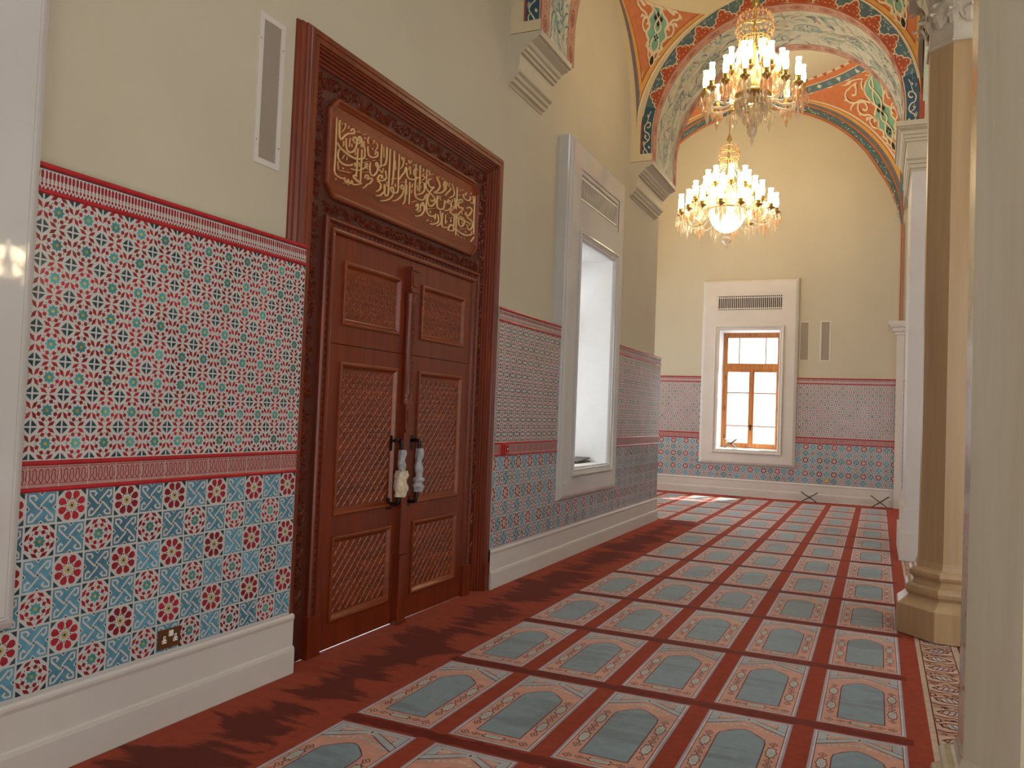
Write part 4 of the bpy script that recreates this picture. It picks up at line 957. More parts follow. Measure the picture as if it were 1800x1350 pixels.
# carved bands: leafy scroll relief on a board
def carved_band(b):
    b.mat('carved'); X = -3.206
    b.box(-3.30, X, 3.85, 6.30, 2.70, 3.70); b.box(-3.30, X, 3.85, 4.05, 0, 2.7); b.box(-3.30, X, 6.09, 6.30, 0, 2.7); b.mat('mahogany')
    rnd = random.Random(2)
    def scroll(c0, c1, half, n):
        # run of mirrored scrolls and leaves from c0 to c1
        L = math.hypot(c1[0] - c0[0], c1[1] - c0[1]); tx, ty = (c1[0] - c0[0]) / L, (c1[1] - c0[1]) / L
        fn = lambda s, t, d: (X + d, c0[0] + tx * s - ty * t, c0[1] + ty * s + tx * t); st = L / n
        for i in range(n):
            s = (i + .5) * st; sg = 1 if i % 2 else -1
            b.ribbon(fn, [(s - st * .6 + 1.2 * st * k / 10, sg * half * .75 * math.sin(PI * (k / 10 - .5) * 1.0)) for k in range(11)], half * .17, 0, .009)
            b.ribbon(fn, spiral(s, sg * half * .25, half * .12, half * .62, rnd.uniform(0, 6), sg * 1.1, 14), half * .16, .0005, .009)
            for k in range(16):
                a = rnd.uniform(0, 2 * PI); x, y = s + rnd.uniform(-.45, .45) * st, rnd.uniform(-.7, .7) * half; q = half * rnd.uniform(.14, .28)
                b.ribbon(fn, [(x - q * math.cos(a), y - q * math.sin(a)), (x, y + .15 * q), (x + q * math.cos(a), y + q * math.sin(a))], [q * .2, q * .7, q * .1], .0005, .009)
    for y in (3.935, 6.205): scroll((y, .30), (y, 3.62), .062, 26)
    scroll((3.90, 3.60), (6.24, 3.60), .055, 22); scroll((4.02, 2.82), (6.12, 2.82), .042, 22)
part(door, 'carved_band', carved_band, 'band of leafy relief carving')
def call_panel(b):
    b.mat('mahogany_flat')
    y0, y1, z0, z1, c = 4.015, 6.10, 2.885, 3.535, .085
    def oc(e): 
        k = c - e * .4
        return [(y0 + e, z0 + e + k), (y0 + e + k, z0 + e), (y1 - e - k, z0 + e), (y1 - e, z0 + e + k), (y1 - e, z1 - e - k), (y1 - e - k, z1 - e), (y0 + e + k, z1 - e), (y0 + e, z1 - e - k)]
    prof = [(0, -3.21), (0, -3.188), (.006, -3.178), (.018, -3.174), (.024, -3.180), (.030, -3.192), (.040, -3.194), (.046, -3.2035)]
    rings = [[(x, y, z) for y, z in oc(e)] for e, x in prof]; b.loft(rings, False, False)
    b.face([(-3.2035, y, z) for y, z in oc(.046)])
cp = part(door, 'inscription_panel', call_panel)
def letters(b):
    b.mat('gilt'); fn = onwall(-3.203)
    for i, (w, pts) in enumerate(CALLIG):
        p = smooth_path([(y / 1000, z / 1000) for y, z in pts], 4); n = len(p); w = w * 1.3 / 1000
        ws = [w * (.45 + .65 * math.sin(PI * min(1, max(0, (k / (n - 1)) * .92 + .04))) ** .6) for k in range(n)]
        h = .0075 + .0012 * (i % 4)
        # raised letter: chamfered ribbon standing on the panel
        q = len(b.v); b.ribbon(fn, p, ws, .0, h * 1.25)
        b.ribbon(fn, p, [x * .8 for x in ws], h)
part(cp, 'gilt_lettering', letters, 'raised gilt Arabic lettering')
def inner_arch(b):
    b.mat('mahogany')
    prof = [(0, -3.21), (0, -3.182), (.010, -3.172), (.022, -3.170), (.030, -3.178), (.034, -3.190), (.060, -3.190), (.064, -3.176), (.080, -3.172), (.092, -3.176), (.098, -3.195), (.110, -3.200), (.115, -3.24)]
    frame_sweep(b, prof, 4.035, 6.165, 2.768)
    b.mat('carved')       # bead and leaf run
    for side in range(3):
        n = 46 if side != 1 else 40
        for i in range(n):
            if side == 1: y, z = 4.10 + 2.0 * (i + .5) / n, 2.768 - .047
            else: y, z = (4.035 + .047 if side == 0 else 6.165 - .047), .30 + 2.38 * (i + .5) / n
            r = .012; b.loft([[(-3.190, y - r, z), (-3.190, y, z - r * 1.7), (-3.190, y + r, z), (-3.190, y, z + r * 1.7)], [(-3.178, y - r * .3, z), (-3.178, y, z - r * .5), (-3.178, y + r * .3, z), (-3.178, y, z + r * .5)]], False, True)
    b.mat('mahogany')
    for y0, y1 in ((4.020, 4.150), (6.050, 6.180)): b.box(-3.24, -3.165, y0, y1, 0, .26)
part(door, 'inner_frame', inner_arch)
for y0 in (3.69, 6.33):
    part(door, 'plinth_block', lambda b: (b.mat('mahogany'), b.box(-3.21, -3.104, y0, y0 + .122, 0, .24)))
XL = -3.195
def panel_geo(b, y0, y1, z0, z1, kind):
    b.mat('mahogany_flat')
    prof = [(0, XL), (0, XL + .014), (.008, XL + .018), (.020, XL + .016), (.028, XL + .006), (.036, XL - .004), (.044, XL - .008)]
    rings = [[(x, y0 + e, z0 + e), (x, y1 - e, z0 + e), (x, y1 - e, z1 - e), (x, y0 + e, z1 - e)] for e, x in prof]
    rings = [[tuple(p) for p in r] for r in rings]; b.loft(rings, False, True)
    e = .050; a, c, d, f = y0 + e, y1 - e, z0 + e, z1 - e; b.mat('carved'); fn = onwall(XL - .0075)
    # carved strapwork lattice clipped to the panel
    def clip(p, q):
        (x0, w0), (x1, w1) = p, q; t0, t1 = 0.0, 1.0
        for pp, qq in ((-(x1 - x0), x0 - a), (x1 - x0, c - x0), (-(w1 - w0), w0 - d), (w1 - w0, f - w0)):
            if abs(pp) < 1e-9:
                if qq < 0: return None
                continue
            t = qq / pp
            if pp < 0: t0 = max(t0, t)
            else: t1 = min(t1, t)
        if t0 >= t1: return None
        return [(x0 + (x1 - x0) * t0, w0 + (w1 - w0) * t0), (x0 + (x1 - x0) * t1, w0 + (w1 - w0) * t1)]
    b.mat('mahogany_flat'); P = .074; H = f - d; Wd = c - a
    n = int((Wd + H) / P) + 2
    for i in range(-n, n + 1):
        for ang in (1, -1):
            o = (a + c) / 2 + i * P
            s = clip((o - 3, (d + f) / 2 - 3 * ang), (o + 3, (d + f) / 2 + 3 * ang))
            if s: b.ribbon(fn, s, .009, 0, .0035)
    iy = int(Wd / P / 2) + 1; iz = int(H / P / 2) + 1
    for i in range(-iy * 2, iy * 2 + 1):
        for k in range(-iz * 2, iz * 2 + 1):
            if (i + k) % 2: continue
            y, z = (a + c) / 2 + i * P / 2, (d + f) / 2 + k * P / 2; r = .022
            if not (a + r < y < c - r and d + r < z < f - r): continue
            st = [(y + (r if j % 2 == 0 else r * .55) * math.cos(PI * j / 6 * 1), z + (r if j % 2 == 0 else r * .55) * math.sin(PI * j / 6)) for j in range(12)]
            b.ribbon(fn, st, .006, .0005, .004, closed=True)
    b.mat('carved')
def leaf(name, y0, y1, zb, ry):
    b = MB().mat('mahogany')
    rows = [(.175, .722), (.857, 1.856), (2.098, 2.514)]
    holes_wall(b, lambda u, w, d: (XL + d, u, w), y0, y1, zb, 1.967, [(ry[0] + .02, ry[1] - .02, r0 + .02, r1 - .02) for r0, r1 in rows[:2]], -.06, 0)
    holes_wall(b, lambda u, w, d: (XL + d, u, w), y0, y1, 1.972, 2.66, [(ry[0] + .02, ry[1] - .02, rows[2][0] + .02, rows[2][1] - .02)], -.06, 0)
    b.box(XL - .05, XL - .03, y0, y1, zb + .01, 2.66)
    o = b.build(name, door)
    for r0, r1 in rows: part(o, 'carved_panel', lambda b: panel_geo(b, ry[0], ry[1], r0, r1, 0), 'panel of star strapwork carving')
    return o
leafL = leaf('door_leaf', 4.143, 5.055, .008, (4.250, 4.940))
leafR = leaf('door_leaf', 5.059, 6.055, .004, (5.232, 5.928))
def post(b):
    b.mat('mahogany'); yc = 5.045
    b.box(XL, -3.140, yc - .05, yc + .05, 2.42, 2.61); b.box(XL, -3.128, yc - .056, yc + .056, 2.425, 2.445); b.box(XL, -3.128, yc - .056, yc + .056, 2.585, 2.61)
    b.box(-3.142, -3.134, yc - .028, yc + .028, 2.47, 2.56)
    b.smooth = True
    b.lathe([(.044, 2.42), (.046, 2.40), (.036, 2.385), (.042, 2.37), (.034, 2.35), (.036, 2.0), (.038, 1.68), (.046, 1.665), (.036, 1.65), (.044, 1.62), (.046, 1.60)], (-3.175, yc, 0), 14)
    b.smooth = False
    b.mat('carved')
    for i in range(38):
        z = 2.34 - .018 * i; b.ribbon(lambda u, w, d: (-3.1385 + d, u, w), [(yc - .014, z), (yc, z + .006), (yc + .014, z)], .006, 0, .004)
    b.mat('mahogany')
    b.box(XL, -3.140, yc - .05, yc + .05, 1.40, 1.60); b.box(XL, -3.128, yc - .055, yc + .055, 1.395, 1.42); b.box(-3.142, -3.134, yc - .028, yc + .028, 1.46, 1.56)
    b.box(XL, -3.150, yc - .042, yc + .042, .50, 1.40)
    b.box(XL, -3.140, yc - .05, yc + .05, .0, .50); b.box(XL, -3.130, yc - .055, yc + .055, 0, .03); b.box(XL, -3.132, yc - .055, yc + .055, .48, .50)
part(leafR, 'astragal_post', post, 'turned post covering the joint of the doors')
def handle(b, y, s):
    b.mat('iron'); b.smooth = True
    p = smooth_path([(-3.195, y, 1.33), (-3.135, y, 1.335), (-3.115, y, 1.30), (-3.112, y + .005 * s, 1.10), (-3.115, y - .01, .95), (-3.125, y - .015, .885), (-3.195, y - .015, .88)], 5)
    b.tube(p, .014, 8); b.smooth = False; b.box(-3.197, -3.188, y - .03, y + .03, 1.26, 1.37); b.box(-3.197, -3.188, y - .045, y + .015, .84, .92)
    if s < 0: b.tube([(-3.15, y, 1.335), (-3.13, y - .04, 1.345), (-3.12, y - .07, 1.34)], [.012, .011, .014], 8)
part(leafL, 'door_handle', lambda b: handle(b, 4.925, -1), 'black iron pull handle')
part(leafR, 'door_handle', lambda b: handle(b, 5.165, 1), 'black iron pull handle')
def wrap(name, y, zt, zb, label, split, mats):
    b = MB(); b.smooth = True; rnd = random.Random(int(y * 100)); n = 22
    for m, z0, z1, r0 in mats:
        b.mat(m); rings = []
        K = 16
        for i in range(K + 1):
            z = z0 + (z1 - z0) * i / K; f = i / K
            r = r0 * (1 + .12 * math.sin(f * 14 + y) + .06 * rnd.uniform(-1, 1)); cy = y - .018 * f * (1.25 - z) + .006 * math.sin(f * 9)
            if i == K: r *= .82
            rings.append([(-3.113 + r * .9 * math.cos(2 * PI * k / n) * (1 + .10 * math.sin(3 * 2 * PI * k / n + f * 9)), cy + r * math.sin(2 * PI * k / n) * (1 + .09 * math.sin(5 * 2 * PI * k / n + f * 5)), z) for k in range(n)])
        b.loft(rings)
    o = b.build(name, kind='thing', label=label, category='cloth', group='cloths wrapped round the door handles')
    return o
wrap('cloth_wrap', 4.93, 1.26, .93, 'grey and cream cloth bundled round the left handle of the carved door', 0, [('cloth_grey', 1.27, 1.10, .030), ('cloth_cream', 1.12, .935, .052)])
wrap('cloth_wrap', 5.168, 1.28, .95, 'slim grey cloth wrapped round the right handle of the carved door', 0, [('cloth_grey', 1.275, 1.04, .032), ('cloth_grey', 1.06, .955, .044)])
# ------------------------------------------------------------------ columns
def column(name, cx, cy, stone, label, zs=1.0):
    e = empty(name, (cx, cy, 0), kind='thing', label=label, category='column')
    c = (cx, cy, .0032)
    part(e, 'plinth', lambda b: (b.mat(stone), b.octo([(a, z * zs) for a, z in ((.400, 0), (.408, .006), (.408, .222), (.402, .230), (.365, .262))], c)))
    def base(b):
        b.mat(stone)
        b.octo([(a, z * zs) for a, z in [(.365, .262), (.338, .290), (.330, .300), (.340, .305), (.352, .322), (.355, .345), (.350, .368), (.335, .384), (.312, .392), (.300, .408), (.300, .425), (.308, .434), (.322, .446), (.328, .464), (.324, .484), (.310, .498), (.288, .504), (.278, .512), (.272, .54), (.266, .56)]], c)
    part(e, 'base_moulding', base)
    part(e, 'shaft', lambda b: (b.mat(stone), b.octo([(.264, .555 * zs), (.257, 1.4), (.258, 4.53)], c)))
    def cap(b):
        b.mat('capital_stone'); b.octo([(.262, 4.525), (.275, 4.53), (.278, 4.545), (.268, 4.552), (.268, 4.565), (.262, 4.57), (.262, 4.68), (.275, 4.86), (.33, 5.02), (.36, 5.08)], c)
        b.box(cx - .41, cx + .41, cy - .36, cy + .36, 5.08, 5.165)
    k = part(e, 'capital', cap, 'stone capital with drooping leaves')
    def leaves(b):
        b.mat('capital_stone')
        for row, (n, z0, h, out, wd) in enumerate(((8, 4.70, .17, .07, .085), (8, 4.76, .26, .12, .10), (16, 4.68, .10, .04, .04))):
            for i in range(n):
                a = 2 * PI * (i + .5 * (row == 1)) / n; ca, sa = math.cos(a), math.sin(a); rings = []
                for q in range(8):
                    f = q / 7; z = z0 + h * math.sin(f * 2.2) / math.sin(1.57) * .95; r = .275 + .03 * row * f + out * f ** 2.2
                    w = wd * math.sin(PI * (.18 + .80 * f)) * (1 + .25 * math.sin(f * 20)); t = .014
                    rings.append([(cx + ca * (r + t) , cy + sa * (r + t), z), (cx + ca * r - sa * w, cy + sa * r + ca * w, z - .01), (cx + ca * (r - t), cy + sa * (r - t), z - .012), (cx + ca * r + sa * w, cy + sa * r - ca * w, z - .01)])
                b.loft(rings)
    part(k, 'leaves', leaves)
    return e
column('stone_column', .565, 7.086, 'tan_marble', 'tan eight sided marble column standing before the white pier')
column('stone_column', .565, 3.486, 'beige_marble', 'pale polished marble column cut off by the right edge of the picture', .68)

# ------------------------------------------------------------------ carpets
def rug(b, x0, y0, rnd, w=.43, l=1.0):
    F = lambda u, v, d: (x0 + u, y0 + v, d)
    J = lambda: rnd.uniform(-.004, .004)
    R = lambda m, u0, u1, v0, v1, d: (b.mat(m), b.poly(F, [(u0, v0), (u1, v0), (u1, v1), (u0, v1)], d))
    b.tint = rnd.random()
    R('pile_lilac', 0, w, 0, l, .0006); R('pile_line', .011, w - .011, .008, l - .012, .0010); R('pile_wine', .019, w - .019, .016, l - .020, .0013); R('pile_salmon', .023, w - .023, .020, l - .024, .0016)
    # head of the panel: grey frame and gable
    b.mat('pile_wine'); b.poly(F, [(.019, .80), (.070, .80), (.070, .955), (w - .070, .955), (w - .070, .80), (w - .019, .80), (w - .019, l - .02), (.019, l - .02)], .0018)
    b.mat('pile_grey'); b.poly(F, [(.023, .80), (.066, .80), (.066, .951), (.023, .951)], .0020); b.poly(F, [(w - .066, .80), (w - .023, .80), (w - .023, .951), (w - .066, .951)], .0020); b.poly(F, [(.023, .951), (w - .023, .951), (w - .023, l - .024), (.023, l - .024)], .0020)
    c = w / 2
    b.mat('pile_salmon'); b.poly(F, [(.070, .83), (w - .070, .83), (w - .070, .951), (.070, .951)], .0021)
    for s in (1, -1):
        X = lambda u: c + s * u
        b.mat('pile_wine'); b.poly(F, [(X(.004), .925), (X(.03), .955), (X(.192), .855), (X(.192), .795), (X(.10), .855)], .0023)
        b.mat('pile_grey'); b.poly(F, [(X(.0), .928), (X(.028), .951), (X(.192), .848), (X(.192), .805), (X(.10), .863), (X(.05), .90)], .0025)
        b.mat('pile_sage')
        for k in range(3): u, v = .105 + .02 * k, .930 - .004 * k; b.poly(F, [(X(u - .013), v + J()), (X(u), v + .011), (X(u + .014), v + J()), (X(u), v - .010)], .0026)
        for k in range(5): u, v = .012 + .032 * k, .868 - .014 * k; b.poly(F, [(X(u - .015), v + J()), (X(u), v + .014 + J()), (X(u + .015), v + J()), (X(u), v - .013)], .0024)
    b.mat('pile_sage'); b.poly(F, [(c + .016 * math.cos(PI * k / 5), .940 + .024 * math.sin(PI * k / 5)) for k in range(10)], .0028)
    b.mat('pile_wine'); b.poly(F, [(c - .006, .935), (c + .006, .935), (c + .005, .955), (c - .005, .955)], .0030)
    # niche field
    def niche(e):
        a, d = .102 - e, .328 + e
        return [(a, .115 - e), (d, .115 - e), (d, .655), (d - .008, .705), (d - .045, .745 + e), (c + .03, .785 + e), (c, .795 + e * 1.4), (c - .03, .785 + e), (a + .045, .745 + e), (a + .008, .705), (a, .655)]
    b.mat('pile_wine'); b.poly(F, niche(.006), .0022); b.mat('pile_field'); b.poly(F, niche(0), .0026)
    # cartouches in the borders
    def med(u, v, rx, ry):
        p = lambda k: [(u + k * rx * (1 - .22 * (j % 2)) * math.cos(PI * j / 8), v + k * ry * (1 - .22 * (j % 2)) * math.sin(PI * j / 8)) for j in range(16)]
        b.mat('pile_wine'); b.poly(F, p(1.22), .0022); b.mat('pile_sage'); b.poly(F, p(1.0), .0025); b.mat('pile_grey'); b.poly(F, [(u + .5 * (x - u), v + .5 * (y - v)) for x, y in p(1)], .0027)
    def dia(u, v, rx, ry):
        b.mat('pile_wine'); b.poly(F, [(u - rx, v), (u, v - ry), (u + rx, v), (u, v + ry)], .0022); b.mat('pile_salmon'); b.poly(F, [(u - rx * .72, v), (u, v - ry * .7), (u + rx * .72, v), (u, v + ry * .7)], .0024)
        b.mat('pile_wine'); b.poly(F, [(u - rx * .3, v), (u, v - ry * .32), (u + rx * .3, v), (u, v + ry * .32)], .0026)
    for u in (.060, w - .060):
        for v in (.30, .565): med(u, v, .024, .066); dia(u, v - .105, .022, .030); dia(u, v + .105, .022, .030)
        dia(u, .062, .026, .026)
    med(c, .066, .062, .022); dia(c - .098, .066, .026, .020); dia(c + .098, .066, .026, .020)
    b.tint = .5
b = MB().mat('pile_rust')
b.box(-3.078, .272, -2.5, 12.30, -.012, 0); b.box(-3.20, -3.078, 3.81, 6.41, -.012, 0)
rnd = random.Random(9)
for k in range(-3, 8):
    y0 = 3.487 + 1.1215 * k
    for i in range(5): rug(b, -2.405 + .5335 * i, y0, rnd)
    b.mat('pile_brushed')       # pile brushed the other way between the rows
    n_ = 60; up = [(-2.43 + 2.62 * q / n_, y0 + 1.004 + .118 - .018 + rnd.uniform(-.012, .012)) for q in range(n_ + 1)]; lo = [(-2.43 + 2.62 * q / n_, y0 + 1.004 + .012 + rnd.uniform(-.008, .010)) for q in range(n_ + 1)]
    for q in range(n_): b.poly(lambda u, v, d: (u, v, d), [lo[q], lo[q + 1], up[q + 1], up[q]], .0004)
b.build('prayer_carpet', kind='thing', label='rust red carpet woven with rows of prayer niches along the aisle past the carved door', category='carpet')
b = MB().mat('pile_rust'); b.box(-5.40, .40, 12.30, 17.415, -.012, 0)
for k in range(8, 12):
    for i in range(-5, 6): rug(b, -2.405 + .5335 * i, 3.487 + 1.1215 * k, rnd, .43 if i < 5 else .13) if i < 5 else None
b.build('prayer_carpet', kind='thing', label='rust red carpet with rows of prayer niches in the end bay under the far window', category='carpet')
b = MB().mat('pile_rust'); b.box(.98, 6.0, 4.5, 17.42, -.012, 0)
for k in range(3, 12):
    for i in range(4): rug(b, 1.10 + .5335 * i, 3.487 + 1.1215 * k, rnd)
b.build('prayer_carpet', kind='thing', label='strip of niche patterned carpet seen between the two columns', category='carpet')
def runner(b):
    F = onfloor(0.0)
    x0 = .272
    b.mat('pile_cream'); b.box(x0, .98, -2.5, 10.58, -.012, 0)
    b.mat('pile_maroon')
    for x in (.304, .502): b.poly(F, [(x - .004, -2.5), (x + .003, -2.5), (x + .003, 10.58), (x - .003, 10.58)], .0008)
    b.poly(F, [(.545, -2.5), (.580, -2.5), (.580, 10.58), (.545, 10.58)], .0008)
    b.mat('pile_blush'); b.poly(F, [(.308, -2.5), (.499, -2.5), (.499, 10.58), (.308, 10.58)], .0005)
    b.mat('pile_cream')
    rr = random.Random(4)
    n = 54
    for i in range(n):
        y = -1.9 + .2263 * i; s = 1 if i % 2 else -1; c = .403
        X = lambda u, v: (c + s * u, y + v)
        b.mat('pile_cream'); b.poly(F, [X(-.095, -.07), X(.0, -.10), X(.095, -.06), X(.095, .05), X(0, .085), X(-.095, .06)], .0008)
        # big leaf with dark heart
        b.mat('pile_maroon'); L = smooth_path([(-.075, .0), (-.03, .042), (.03, .048), (.072, .012), (.03, -.034), (-.03, -.036), (-.075, 0)], 3)[:-1]
        b.ribbon(F, [X(*p) for p in L], .013, .0012, closed=True)
        b.mat('pile_lilac' if i % 2 else 'pile_grey'); b.poly(F, [X(p[0] * .62 + .004, p[1] * .5) for p in L], .0012)
        b.mat('pile_maroon')
        for q in range(5):
            u = -.06 + .03 * q; b.ribbon(F, [X(u, -.03), X(u + .012, .0), X(u + .02, .034)], .006, .0016)
        b.ribbon(F, [X(*p) for p in smooth_path([(-.094, -.06), (-.05, -.085), (0, -.075), (.05, -.095), (.094, -.075)], 3)], .012, .0012)
        b.mat('pile_maroon'); b.poly(F, [X(.094, .035), X(.06, .062), X(.065, .10), X(.094, .115)], .0012); b.mat('pile_cream'); b.poly(F, [X(.090, .055), X(.070, .07), X(.074, .092), X(.090, .10)], .0016)
        for q in range(5):
            u, v = rr.uniform(-.08, .05), .085 + rr.uniform(-.02, .025); b.mat('pile_maroon'); b.ribbon(F, [X(u - .014, v - .006), X(u, v + .008), X(u + .014, v - .004), X(u + .004, v - .012)], .008, .0014)
part_b = MB(); runner(part_b); part_b.build('border_carpet', kind='thing', label='cream and maroon leaf patterned border carpet running under the columns', category='carpet')

# ------------------------------------------------------------------ chandeliers
def octa(b, x, y, z, r, h):
    b.idx([(x, y, z + h), (x + r, y, z), (x, y + r, z), (x - r, y, z), (x, y - r, z), (x, y, z - h)], [(0, 1, 2), (0, 2, 3), (0, 3, 4), (0, 4, 1), (5, 2, 1), (5, 3, 2), (5, 4, 3), (5, 1, 4)])
def chandelier(name, cx, cy, label, rings, hub, stem_top, crown, bowl, tent, watts, bulb):
    e = empty(name, (cx, cy, hub), kind='thing', label=label, category='chandelier')
    def stem(b):
        b.mat('brass'); b.smooth = True
        b.lathe([(.012, hub - .15), (.030, hub), (.045, hub + .05), (.022, hub + .10), (.018, crown[0] - .05), (.05, crown[0]), (.02, crown[0] + .04), (.016, crown[1] + .1), (.05, crown[1] + .12), (.03, crown[1] + .2), (.010, crown[1] + .24), (.010, stem_top - .06), (.06, stem_top - .05), (.075, stem_top)], (cx, cy, 0), 12)
        b.smooth = False
    part(e, 'stem', stem)
    def cr(b):          # beaded crown: hoops hung with drops
        b.mat('brass'); z0, z1, r = crown
        for z, rr in ((z0, r * .8), ((z0 + z1) / 2, r), (z1, r * .72)): b.tube([(cx + rr * math.cos(2 * PI * k / 24), cy + rr * math.sin(2 * PI * k / 24), z) for k in range(25)], .007, 5)
        b.mat('amber_crystal'); n = 22
        for k in range(n):
            a = 2 * PI * k / n
            for q in range(6):
                f = q / 5; z = z0 + (z1 - z0) * f; rr = r * (.8 + .2 * math.sin(PI * f)) ; octa(b, cx + rr * math.cos(a + f * .2), cy + rr * math.sin(a + f * .2), z, r * .055, (z1 - z0) * .085)
            octa(b, cx + r * .8 * math.cos(a), cy + r * .8 * math.sin(a), z0 - .05, r * .05, .045)
    part(e, 'crown', cr, 'basket of amber crystal drops')
    def tn(b):          # bead strands from the crown down to the rings
        b.mat('crystal'); zt, zb, r0, r1, n = tent
        for k in range(n):
            a = 2 * PI * k / n
            for q in range(14):
                f = (q + .5) / 14; rr = r0 + (r1 - r0) * f ** 1.7; octa(b, cx + rr * math.cos(a), cy + rr * math.sin(a), zt + (zb - zt) * f, .012, .016)
    t = part(e, 'bead_strands', tn, 'strings of clear beads'); t['kind'] = 'stuff'
    def bw(b):
        r, zt, zb = bowl[1:4]; b.smooth = True
        if bowl[0] == 'glow':
            b.mat('bowl_glow'); b.lathe([(r * math.cos(PI / 2 * i / 10), zt - (zt - zb) * math.sin(PI / 2 * i / 10)) for i in range(10)] + [(.02, zb)], (cx, cy, 0), 28)
            b.mat('brass'); b.lathe([(r * .96, zt), (r * 1.05, zt + .005), (r * 1.06, zt + .03), (r * .9, zt + .04), (.03, zt + .06)], (cx, cy, 0), 28)
        else:
            b.mat('brass'); b.lathe([(.03, zt + .05), (r * .8, zt + .03), (r, zt + .01), (r, zt - .015), (.02, zt - .02)], (cx, cy, 0), 28)
        b.smooth = False
        b.mat('crystal')
        if bowl[0] != 'glow':
            for ringr, zz, n, h in ((r * .97, zt - .10, 30, .075), (r * .75, zt - .20, 20, .06), (r * .5, zt - .28, 14, .06), (r * .25, zt - .35, 8, .055)):
                for k in range(n):
                    a = 2 * PI * k / n; octa(b, cx + ringr * math.cos(a), cy + ringr * math.sin(a), zz, .014, h)
    part(e, 'bowl' if bowl[0] == 'glow' else 'prism_plate', bw, 'glowing white glass bowl' if bowl[0] == 'glow' else 'brass plate fringed with clear prisms')
    def fin(b):
        b.mat('crystal'); b.smooth = True; z = bowl[3]
        k = .05 if bowl[0] == 'glow' else .03
        b.lathe([(.012, z), (k * 1.2, z - .03), (k * .5, z - .06), (k * 1.7, z - .10), (k * 1.9, z - .15), (k * 1.2, z - .20), (k * .4, z - .22), (k * .7, z - .25), (.004, z - .31)], (cx, cy, 0), 10); b.smooth = False
    part(e, 'finial', fin, 'clear crystal ball finial')
    proto = {}
    for ri, (n, r, zc, off) in enumerate(rings):
        for k in range(n):
            a = 2 * PI * (k + off) / n; ca, sa = math.cos(a), math.sin(a); bx, by = cx + r * ca, cy + r * sa; h, br = bulb
            def arm(b):
                b.mat('crystal'); b.smooth = True
                p = [(.04, hub + .02), (r * .30, hub - .06 - .05 * (ri == 0)), (r * .62, zc - .22), (r * .90, zc - .20), (r, zc - .10)]
                if ri > 0: p = [(.04, hub + .12), (r * .4, hub + .16), (r * .8, zc - .20), (r, zc - .10)]
                b.tube([(cx + q * ca, cy + q * sa, z) for q, z in smooth_path(p, 4)], .013, 6); b.smooth = False
            o = part(e, 'arm', arm)
            def cup(b):
                b.mat('brass'); b.smooth = True; b.lathe([(.012, zc - .12), (.03, zc - .10), (br * 1.5, zc - .075), (br * 1.55, zc - .065), (br * .8, zc - .055), (br * .75, zc - .01), (br * .9, zc)], (bx, by, 0), 10); b.smooth = False
            part(o, 'candle_cup', cup)
            part(o, 'lamp_shade', lambda b: (setattr(b, 'smooth', True), b.mat('lamp_glow'), b.lathe([(br * .7, zc), (br, zc + h * .25), (br * .92, zc + h * .55), (br * .72, zc + h * .8), (br * .95, zc + h)], (bx, by, 0), 9)), 'glowing glass candle shade')
            def dr(b):
                b.mat('crystal' if (k + ri) % 2 else 'amber_crystal')
                for q in range(8):
                    t = 2 * PI * q / 8; octa(b, bx + br * 1.6 * math.cos(t), by + br * 1.6 * math.sin(t), zc - .075 - h * .46, .010 + h * .022, h * .42)
                octa(b, bx, by, zc - .12 - h * .75, .02 + h * .02, h * .42)
            part(o, 'crystal_drops', dr)
    ld = bpy.data.lights.new('chandelier_light', 'POINT'); lo = bpy.data.objects.new('chandelier_light', ld); C.objects.link(lo)
    ld.energy = watts; ld.color = (1.0, 0.80, 0.50); ld.shadow_soft_size = rings[0][1] * .6; lo.parent = e; lo.location = (0, 0, rings[0][2] + .25 - hub)
    return e
chandelier('chandelier', -1.355, 9.10, 'nearer crystal chandelier without a bowl hanging before the painted arch',
           [(15, .52, 5.30, .2), (8, .30, 5.50, 0), (5, .17, 5.58, .3)], 5.28, 7.70, (5.85, 6.12, .21), ('prism', .20, 5.22, 4.95), (5.82, 5.52, .16, .34, 16), 150, (.20, .036))
chandelier('chandelier', -2.585, 14.70, 'farther crystal chandelier with a glowing white bowl in the end bay',
           [(16, .84, 5.38, .1), (12, .60, 5.62, 0), (8, .36, 5.86, .4)], 5.48, 9.40, (6.29, 6.56, .19), ('glow', .33, 5.38, 4.98), (6.28, 5.75, .13, .60, 18), 800, (.27, .054))
chandelier('chandelier', 3.80, 6.36, 'hall chandelier seen only as bright points mirrored in the left edge marble',
           [(7, .34, 2.95, .2), (5, .22, 3.28, 0)], 3.05, 8.60, (3.75, 3.95, .15), ('prism', .15, 2.95, 2.75), (3.74, 3.40, .12, .22, 10), 40, (.16, .032))

